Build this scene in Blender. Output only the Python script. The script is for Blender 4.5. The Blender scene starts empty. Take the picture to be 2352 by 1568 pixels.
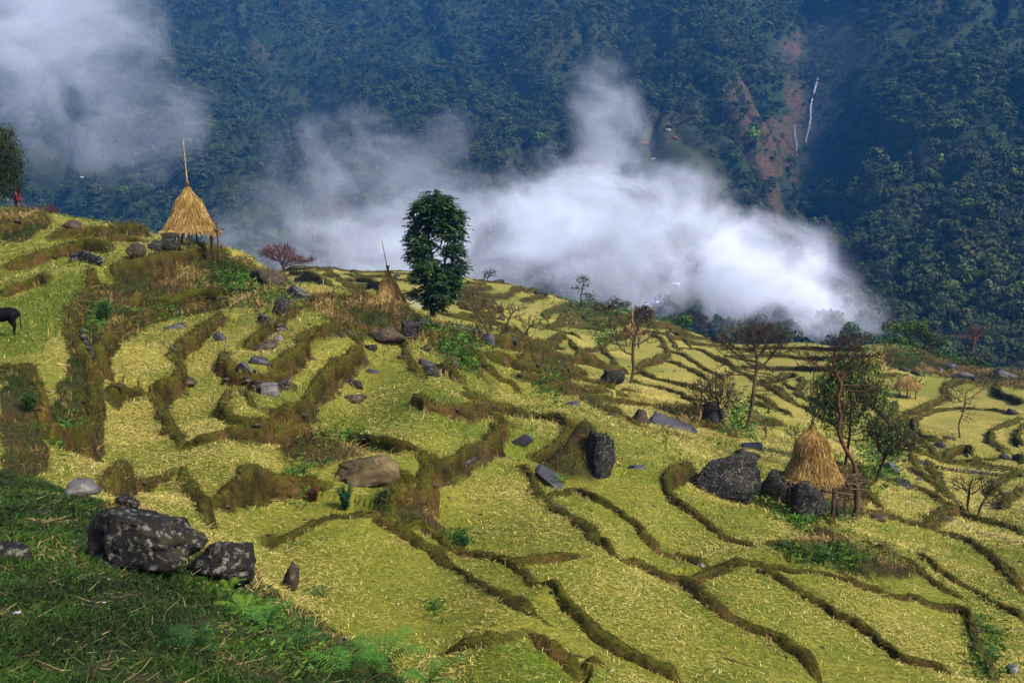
import bpy, bmesh, math, random
import numpy as np
from mathutils import Vector, Matrix
random.seed(7); np.random.seed(7)
RNG = np.random.default_rng(11)
SC = bpy.context.scene
COL = SC.collection
# ---------------------------------------------------------------- camera
F_PX = 2287.0
PITCH = math.atan((784-480)/F_PX)
cam_d = bpy.data.cameras.new("camera"); cam = bpy.data.objects.new("camera", cam_d); COL.objects.link(cam)
cam_d.sensor_width = 36.0; cam_d.lens = 36.0*F_PX/2352.0
cam_d.clip_start = 0.1; cam_d.clip_end = 9000
cam.location = (0, 0, 0); cam.rotation_euler = (math.radians(90)-PITCH, 0, 0)
SC.camera = cam
# ---------------------------------------------------------------- world, sun, exposure
SUN_EL, SUN_AZ = 46.0, 128.0          # compass: 0 = +Y, 90 = +X
w = bpy.data.worlds.new("World"); SC.world = w; w.use_nodes = True
nt = w.node_tree; nt.nodes.clear()
sky = nt.nodes.new("ShaderNodeTexSky"); sky.sky_type = 'NISHITA'; sky.sun_disc = False
sky.sun_elevation = math.radians(SUN_EL); sky.sun_rotation = math.radians(SUN_AZ)
sky.air_density = 1.0; sky.dust_density = 3.0; sky.ozone_density = 1.0
bg = nt.nodes.new("ShaderNodeBackground"); bg.inputs[1].default_value = 0.052
ow = nt.nodes.new("ShaderNodeOutputWorld")
nt.links.new(sky.outputs[0], bg.inputs[0]); nt.links.new(bg.outputs[0], ow.inputs[0])
sl = bpy.data.lights.new("sun", 'SUN'); sl.energy = 1.5; sl.angle = math.radians(10.0); sl.color = (1.0, 0.95, 0.86)
so = bpy.data.objects.new("sun", sl); COL.objects.link(so)
_az, _el = math.radians(SUN_AZ), math.radians(SUN_EL)
sdir = Vector((math.sin(_az)*math.cos(_el), math.cos(_az)*math.cos(_el), math.sin(_el)))
so.rotation_euler = sdir.to_track_quat('Z', 'Y').to_euler(); so.location = (0, 0, 100)
SC.view_settings.view_transform = 'Standard'; SC.view_settings.look = 'None'
SC.view_settings.exposure = 2.7; SC.view_settings.gamma = 1.0; SC.view_settings.use_curve_mapping = False
SC.cycles.use_denoising = True
SC.cycles.volume_bounces = 3
SC.cycles.volume_step_rate = 0.5
SC.cycles.volume_max_steps = 256
SC.cycles.max_bounces = 6; SC.cycles.diffuse_bounces = 2; SC.cycles.glossy_bounces = 2
SC.cycles.transparent_max_bounces = 8
SC.cycles.caustics_reflective = False; SC.cycles.caustics_refractive = False
# ---------------------------------------------------------------- helpers
def tag(o, label=None, cat=None, group=None, kind=None):
    if label: o['label'] = label
    if cat: o['category'] = cat
    if group: o['group'] = group
    if kind: o['kind'] = kind
    return o
def empty(name, loc=(0,0,0), rz=0.0, label=None, cat=None, group=None):
    o = bpy.data.objects.new(name, None); COL.objects.link(o)
    o.empty_display_size = 0.2
    o.location = loc; o.rotation_euler = (0, 0, rz)
    return tag(o, label, cat, group)
def link(name, me, parent=None):
    o = bpy.data.objects.new(name, me); COL.objects.link(o)
    if parent is not None: o.parent = parent
    return o
def mesh_np(name, V, Fc, mat=None, smooth=False, attrs=None, mats=None, mat_idx=None):
    """V (n,3); Fc (m,k) array or list of such arrays (k = 3 or 4)."""
    V = np.asarray(V, dtype=np.float32)
    if not isinstance(Fc, list): Fc = [Fc]
    Fc = [np.asarray(f, dtype=np.int32) for f in Fc if len(f)]
    me = bpy.data.meshes.new(name)
    me.vertices.add(len(V)); me.vertices.foreach_set("co", V.ravel())
    if not Fc:
        for k, a in (attrs or {}).items():
            a = np.asarray(a, dtype=np.float32); at = me.attributes.new(k, 'FLOAT' if a.ndim == 1 else 'FLOAT_VECTOR', 'POINT'); at.data.foreach_set("value" if a.ndim == 1 else "vector", a.ravel())
        return me
    nl = sum(f.size for f in Fc); nf = sum(len(f) for f in Fc)
    me.loops.add(nl); me.loops.foreach_set("vertex_index", np.concatenate([f.ravel() for f in Fc]))
    me.polygons.add(nf)
    tot = np.concatenate([np.full(len(f), f.shape[1], dtype=np.int32) for f in Fc])
    st = np.zeros(nf, dtype=np.int32); st[1:] = np.cumsum(tot)[:-1]
    me.polygons.foreach_set("loop_start", st)
    try: me.polygons.foreach_set("loop_total", tot)
    except Exception: pass
    if smooth: me.polygons.foreach_set("use_smooth", np.ones(nf, dtype=bool))
    for m in (mats or ([mat] if mat else [])): me.materials.append(m)
    if mat_idx is not None: me.polygons.foreach_set("material_index", np.asarray(mat_idx, dtype=np.int32))
    me.update(calc_edges=True)
    for k, a in (attrs or {}).items():
        a = np.asarray(a, dtype=np.float32)
        if a.ndim == 1:
            at = me.attributes.new(k, 'FLOAT', 'POINT'); at.data.foreach_set("value", a)
        else:
            at = me.attributes.new(k, 'FLOAT_VECTOR', 'POINT'); at.data.foreach_set("vector", a.ravel())
    return me
class MB:
    """collects pieces, builds one mesh"""
    def __init__(self): self.V = []; self.T = []; self.Q = []; self.n = 0; self.a = []
    def add(self, V, T=None, Q=None, a=0.0):
        V = np.asarray(V, dtype=np.float64).reshape(-1, 3)
        if T is not None and len(T): self.T.append(np.asarray(T).reshape(-1, 3)+self.n)
        if Q is not None and len(Q): self.Q.append(np.asarray(Q).reshape(-1, 4)+self.n)
        self.V.append(V); self.a.append(np.broadcast_to(np.asarray(a, dtype=np.float64), (len(V),)).copy()); self.n += len(V)
    def mesh(self, name, mat=None, smooth=False):
        F = []
        if self.T: F.append(np.concatenate(self.T))
        if self.Q: F.append(np.concatenate(self.Q))
        return mesh_np(name, np.concatenate(self.V), F, mat, smooth, {'tint': np.concatenate(self.a)})
    def build(self, name, mat, parent=None, smooth=False):
        return link(name, self.mesh(name, mat, smooth), parent)
def tube(mb, P, R, k=6, a=0.0, cap=True):
    P = np.asarray(P, float); R = np.broadcast_to(np.asarray(R, float), (len(P),)); n = len(P)
    T = np.gradient(P, axis=0); T /= np.linalg.norm(T, axis=1)[:, None]+1e-9
    ref = np.array([0, 0, 1.0]) if abs(T[:, 2]).mean() < .8 else np.array([1.0, 0, 0])
    A = np.cross(T, ref); A /= np.linalg.norm(A, axis=1)[:, None]+1e-9; B = np.cross(T, A)
    th = np.arange(k)*2*math.pi/k
    V = P[:, None]+R[:, None, None]*(A[:, None]*np.cos(th)[None, :, None]+B[:, None]*np.sin(th)[None, :, None])
    V = V.reshape(-1, 3); i = np.arange(n-1)[:, None]*k; j = np.arange(k)[None]; j2 = (j+1) % k
    Q = np.stack([i+j, i+j2, i+k+j2, i+k+j], -1).reshape(-1, 4)
    Tr = []
    if cap:
        V = np.vstack([V, P[:1], P[-1:]])
        for q in range(k):
            Tr.append((n*k, (q+1) % k, q)); Tr.append((n*k+1, (n-1)*k+q, (n-1)*k+(q+1) % k))
    mb.add(V, Tr, Q, a)
def box(mb, c, s, R=None, a=0.0):
    g = np.array([(x, y, z) for x in (-.5, .5) for y in (-.5, .5) for z in (-.5, .5)])*np.asarray(s)
    if R is not None: g = g@np.asarray(R).T
    Q = [(0, 1, 3, 2), (4, 6, 7, 5), (0, 4, 5, 1), (2, 3, 7, 6), (0, 2, 6, 4), (1, 5, 7, 3)]
    mb.add(g+np.asarray(c), None, Q, a)
# ---- lattice noise
def _hash(ix, iy, iz, seed):
    h = (ix.astype(np.int64)*374761393+iy.astype(np.int64)*668265263+iz.astype(np.int64)*2147483647+seed*1274126177) & 0xffffffff
    h = ((h ^ (h >> 13))*1274126177) & 0xffffffff
    h = (h ^ (h >> 16)) & 0xffffffff
    return h/4294967295.0*2-1
def noise2(x, y, seed=0):
    x = np.asarray(x, float); y = np.asarray(y, float)
    ix = np.floor(x); iy = np.floor(y); fx = x-ix; fy = y-iy; z = np.zeros_like(ix)
    ux = fx*fx*(3-2*fx); uy = fy*fy*(3-2*fy)
    a = _hash(ix, iy, z, seed); b = _hash(ix+1, iy, z, seed); c = _hash(ix, iy+1, z, seed); d = _hash(ix+1, iy+1, z, seed)
    return (a*(1-ux)+b*ux)*(1-uy)+(c*(1-ux)+d*ux)*uy
def fbm2(x, y, o=4, seed=0, g=.5):
    s = 0; amp = 1; t = 0
    for k in range(o):
        s = s+amp*noise2(x, y, seed+k*17); t += amp; amp *= g; x = x*2.03+5.1; y = y*2.03+9.7
    return s/t
def noise3(P, seed=0):
    P = np.asarray(P, float); I = np.floor(P); f = P-I; u = f*f*(3-2*f); r = 0
    for dx in (0, 1):
        for dy in (0, 1):
            for dz in (0, 1):
                wgt = (u[:, 0] if dx else 1-u[:, 0])*(u[:, 1] if dy else 1-u[:, 1])*(u[:, 2] if dz else 1-u[:, 2])
                r = r+wgt*_hash(I[:, 0]+dx, I[:, 1]+dy, I[:, 2]+dz, seed)
    return r
def fbm3(P, o=3, seed=0):
    s = 0; amp = 1; t = 0; P = np.asarray(P, float)
    for k in range(o):
        s = s+amp*noise3(P, seed+k*13); t += amp; amp *= .5; P = P*2.03+3.7
    return s/t
def sstep(a, b, x):
    t = np.clip((x-a)/(b-a), 0, 1); return t*t*(3-2*t)
# ---- node materials
class NT:
    def __init__(self, name):
        self.m = bpy.data.materials.new(name); self.m.use_nodes = True
        self.t = self.m.node_tree; self.t.nodes.clear(); self.out = self.t.nodes.new("ShaderNodeOutputMaterial")
    def n(self, kind, **kw):
        nd = self.t.nodes.new("ShaderNode"+kind)
        for k, v in kw.items():
            if k[0] == 'i' and k[1:].isdigit(): self.set(nd.inputs[int(k[1:])], v)
            else: setattr(nd, k, v)
        return nd
    def set(self, sock, v):
        if isinstance(v, bpy.types.NodeSocket): self.t.links.new(v, sock)
        elif isinstance(v, bpy.types.Node): self.t.links.new(v.outputs[0], sock)
        else: sock.default_value = v
    def attr(self, name, vec=False):
        a = self.n("Attribute", attribute_name=name); return a.outputs['Vector' if vec else 'Fac']
    def math(self, op, a, b=0.0, c=None, clamp=False):
        m = self.n("Math", operation=op, use_clamp=clamp); self.set(m.inputs[0], a); self.set(m.inputs[1], b)
        if c is not None: self.set(m.inputs[2], c)
        return m.outputs[0]
    def mix(self, f, a, b, blend='MIX'):
        m = self.n("Mix", data_type='RGBA', blend_type=blend); self.set(m.inputs[0], f)
        for s, v in ((m.inputs[6], a), (m.inputs[7], b)):
            if isinstance(v, tuple) and len(v) == 3: v = v+(1,)
            self.set(s, v)
        return m.outputs[2]
    def ramp(self, f, stops, mode='LINEAR'):
        r = self.n("ValToRGB"); self.set(r.inputs[0], f); cr = r.color_ramp; cr.interpolation = mode
        while len(cr.elements) < len(stops): cr.elements.new(.5)
        for e, (p, c) in zip(cr.elements, stops):
            e.position = p; e.color = (c if isinstance(c, tuple) else (c, c, c))+(1,)
        return r.outputs[0]
    def noise(self, scale, vec=None, detail=4, rough=.55, dist=0.0):
        nd = self.n("TexNoise"); nd.inputs['Scale'].default_value = scale; nd.inputs['Detail'].default_value = detail
        nd.inputs['Roughness'].default_value = rough; nd.inputs['Distortion'].default_value = dist
        if vec is not None: self.set(nd.inputs['Vector'], vec)
        return nd.outputs['Fac']
    def pos(self): return self.n("NewGeometry").outputs['Position']
    def obj(self): return self.n("TexCoord").outputs['Object']
    def rnd(self): return self.n("ObjectInfo").outputs['Random']
    def bump(self, h, dist, strength=1.0):
        b = self.n("Bump"); b.inputs['Distance'].default_value = dist; b.inputs['Strength'].default_value = strength
        self.set(b.inputs['Height'], h); return b.outputs[0]
    def finish(self, color, rough=.85, spec=.25, bump=None, trans=None):
        b = self.n("BsdfPrincipled")
        if isinstance(color, tuple) and len(color) == 3: color = color+(1,)
        self.set(b.inputs['Base Color'], color); self.set(b.inputs['Roughness'], rough)
        self.set(b.inputs['Specular IOR Level'], spec)
        if bump is not None: self.set(b.inputs['Normal'], bump)
        s = b.outputs[0]
        if trans:
            t = self.n("BsdfTranslucent"); self.set(t.inputs[0], color)
            mx = self.n("MixShader"); mx.inputs[0].default_value = trans
            self.t.links.new(s, mx.inputs[1]); self.t.links.new(t.outputs[0], mx.inputs[2]); s = mx.outputs[0]
        self.t.links.new(s, self.out.inputs[0]); return self.m
def simple_mat(name, c0, c1, scale=3.0, rough=.85, spec=.2, trans=None, tint=0.0, bump=0.0, detail=4, space='pos', lo=.35, hi=.65):
    T = NT(name); p = T.pos() if space == 'pos' else T.obj()
    f = T.noise(scale, p, detail)
    if tint: f = T.math('ADD', f, T.math('MULTIPLY', T.math('SUBTRACT', T.attr('tint'), .5), tint))
    c = T.mix(T.ramp(f, [(lo, 0.0), (hi, 1.0)]), c0, c1)
    return T.finish(c, rough, spec, T.bump(f, bump) if bump else None, trans)
# ---------------------------------------------------------------- the lie of the land
# Heights were read off the photograph at a few dozen spots: (image column, image row, distance ahead in metres).
def ray(u, v):
    u = np.asarray(u, float); v = np.asarray(v, float)
    xc = (u-1176)/F_PX; yc = -(v-784)/F_PX; c, s = math.cos(PITCH), math.sin(PITCH)
    Y = c+yc*s; Z = -s+yc*c
    return xc/Y, Z/Y
CTRL = """0 1568 4.2|400 1568 4.6|700 1568 5.5|900 1568 6.8|0 1400 6|300 1400 6.5|560 1400 8|0 1270 8|400 1300 9|560 1340 9.5|
640 1385 10.5|150 1180 11|0 1130 13|300 1165 14|700 1340 17.5|700 1230 20.7|650 1240 20.5|900 1500 15|1000 1568 13.6|1150 1450 16|
1050 1090 28.5|1200 1290 21.5|1000 1180 25|950 1060 27.2|800 880 39.5|1000 950 33|600 1150 23|550 1050 23.6|500 900 31.6|430 990 26|
300 900 30|300 1050 22|180 1070 18.5|60 1110 15|400 720 46|300 840 32.5|20 768 35|100 880 25.5|0 890 25|0 690 44|140 650 47|330 610 54|
430 590 60|450 566 80|0 580 56|140 500 77|40 478 76|330 532 79|560 580 74|600 622 68|430 640 56|350 690 49|640 642 72|690 662 70|
700 720 48|800 745 48|760 670 66|650 800 39|780 800 41|880 702 60|830 702 62|945 735 62|895 770 50|960 790 48|1000 850 43|1050 770 66|1180 792 72|
895 708 86|995 730 91|1060 742 96|700 640 145|690 617 195|950 628 230|900 655 155|1100 650 235|1180 659 230|1100 700 155|1100 742 112|
1300 690 220|1300 720 180|1300 760 140|1300 805 104|1450 760 160|1450 820 115|1450 858 96|1500 735 212|1640 782 190|1640 830 142|1640 900 96|
1850 788 200|1850 830 152|1800 900 106|1720 985 68|1500 925 74|1400 885 80|1300 870 72|1200 835 64|1150 920 49|1320 960 45|1300 1060 36|
1280 1000 40|1500 1080 35|1450 1150 31.5|1550 1290 27|1400 1230 25.6|1670 1135 36.5|1700 1200 31.5|1950 1240 31.5|1860 1185 36.5|
1950 1190 37.5|2100 1200 42|2352 1250 40|2352 1568 20.5|1900 1568 18.3|1500 1568 15.6|1250 1568 14|1500 1400 19.8|1900 1400 23.5|
2200 1400 27|2352 1400 28.5|2000 1300 29|1700 1400 21.5|2083 915 115|2200 880 130|2352 885 125|2200 990 91|2200 1060 76|2352 1060 78|
2200 1110 66|2352 1160 58|2050 1060 70|2050 1000 88|2250 1190 53|2080 822 142|2200 838 148|2352 858 146|2060 792 155|1850 1050 56|1980 1130 46|
640 622 196|600 650 196|760 625 212|800 628 220|850 630 226|760 655 158|800 660 155|850 664 150|800 678 118|450 574 70|400 562 70|520 586 69|330 545 71|1620 1010 58|1600 960 66|-420 1568 3.6|-420 1270 7|-420 1000 16|-420 800 28|-420 600 50|-420 430 85|2750 1568 19|2750 1250 38|2750 1000 80|2750 880 130|2750 860 150"""
DROP = [(-420,425,90),(0,476,80),(140,499,81),(330,530,83),(450,563,87),(570,582,80)]
DROP2 = [(700,616,240),(950,627,262),(1100,648,258),(1180,657,252),(1320,688,240),(1500,734,232),(1640,780,206),(1850,780,216),(2060,786,170),(2130,800,166),(2230,836,160),(2352,852,160),(2750,858,165)]
pts = []
for s in CTRL.replace('\n', '').split('|'):
    s = s.split()
    if s: pts.append(tuple(float(q) for q in s))
for u, v, Y in DROP: pts += [(u, v+90, Y*1.22), (u, v+190, Y*1.8), (u, v+260, Y*3.2), (u, v+280, Y*5.5)]
for u, v, Y in DROP2: pts += [(u, v+75, Y*1.16), (u, v+190, Y*1.5), (u, v+260, Y*2.2)]
pts = np.array(pts); pa, pe = ray(pts[:, 0], pts[:, 1]); pl = np.log(pts[:, 2])
KA = 3.2
def tps_fit(X, f, lam):
    n = len(X); r = np.linalg.norm(X[:, None]-X[None], axis=2); K = r*r*np.log(r+1e-9)
    P = np.hstack([np.ones((n, 1)), X]); A = np.zeros((n+3, n+3)); A[:n, :n] = K+lam*np.eye(n); A[:n, n:] = P; A[n:, :n] = P.T
    return np.linalg.solve(A, np.concatenate([f, np.zeros(3)]))
def tps_eval(X, c, Q):
    out = np.zeros(len(Q)); n = len(X)
    for i in range(0, len(Q), 40000):
        q = Q[i:i+40000]; r = np.sqrt(((q[:, None]-X[None])**2).sum(2)); out[i:i+40000] = (r*r*np.log(r+1e-9))@c[:n]+c[n]+q@c[n+1:]
    return out
XT = np.column_stack([pa*KA, pl]); cT = tps_fit(XT, pe, 2e-4)
# coarse evaluation then bilinear
CA = np.linspace(-.95, .95, 240); CL = np.linspace(math.log(2.0), math.log(460), 330)
gA, gL = np.meshgrid(CA, CL, indexing='ij')
CE = tps_eval(XT, cT, np.column_stack([np.clip(gA.ravel(), -.72, .72)*KA, gL.ravel()])).reshape(gA.shape)
def bil(A, L, x, y, G):
    i = np.clip(np.searchsorted(A, x)-1, 0, len(A)-2); j = np.clip(np.searchsorted(L, y)-1, 0, len(L)-2)
    fx = np.clip((x-A[i])/(A[i+1]-A[i]), 0, 1); fy = np.clip((y-L[j])/(L[j+1]-L[j]), 0, 1)
    return (G[i, j]*(1-fx)+G[i+1, j]*fx)*(1-fy)+(G[i, j+1]*(1-fx)+G[i+1, j+1]*fx)*fy
# the grid: columns fan out from the view point, rows get wider with distance
GA = np.concatenate([np.linspace(-.95, -.545, 36)[:-1], np.linspace(-.545, .545, 560), np.linspace(.545, .95, 36)[1:]])
def rows(a, b, st): return np.linspace(math.log(a), math.log(b), int(math.log(b/a)/st)+1)
GL = np.concatenate([rows(2.0, 13, .009)[:-1], rows(13, 70, .0047)[:-1], rows(70, 260, .0030)[:-1], rows(260, 460, .02)])
NA, NL = len(GA), len(GL)
gA, gL = np.meshgrid(GA, GL, indexing='ij'); gY = np.exp(gL); gX = gA*gY
BASE = bil(CA, CL, gA.ravel(), gL.ravel(), CE).reshape(gA.shape)
gZ = BASE*gY
gZ += (fbm2(gX/5, gY/5, 3, 3)*.045*np.clip(gY/25, .3, 1.6))
E_now = gZ/gY
def hit(u, v):
    """where the sight line through the photograph's (u, v) meets the ground"""
    u = np.atleast_1d(np.asarray(u, float)); v = np.atleast_1d(np.asarray(v, float)); a, e = ray(u, v)
    i = np.clip(np.searchsorted(GA, a)-1, 0, NA-2); fx = ((a-GA[i])/(GA[i+1]-GA[i]))[:, None]
    col = E_now[i]*(1-fx)+E_now[i+1]*fx
    up = col >= e[:, None]; up[:, GL > math.log(300)] = False
    j = np.where(up.any(1), up.argmax(1), np.where(GL[None] < math.log(270), col, -9).argmax(1))
    j0 = np.maximum(j-1, 0); r = np.arange(len(u)); d = col[r, j]-col[r, j0]
    t = np.where(np.abs(d) > 1e-9, np.clip((e-col[r, j0])/np.where(np.abs(d) > 1e-9, d, 1), 0, 1), 1)
    L = GL[j0]+(GL[j]-GL[j0])*t; Y = np.exp(L)
    return np.column_stack([a*Y, Y, (col[r, j0]+d*t)*Y])
def zat(x, y):
    x = np.asarray(x, float); y = np.asarray(y, float)
    return bil(GA, GL, np.atleast_1d(x/y), np.log(np.atleast_1d(y)), E_now)*np.atleast_1d(y)
CROP = {'F': (0, 0, 1/1.43112), 'C1': (0, 350, 1.6506), 'C2': (800, 550, 2.24), 'C5': (0, 1250, 1.577), 'C6': (900, 1300, 1.661), 'C7': (1900, 1400, 1.6044),
        'D1': (900, 860, 3.92), 'D2': (1400, 900, 3.92), 'D3': (1900, 1000, 2.94), 'D4': (2700, 1050, 3.485), 'D5': (2700, 1450, 3.485), 'D6': (500, 900, 2.851)}
def uv(c, p):
    x0, y0, s = CROP[c]; p = np.asarray(p, float).reshape(-1, 2); k = 2352/3366
    return (x0+p[:, 0]/s)*k, (y0+p[:, 1]/s)*k
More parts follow.
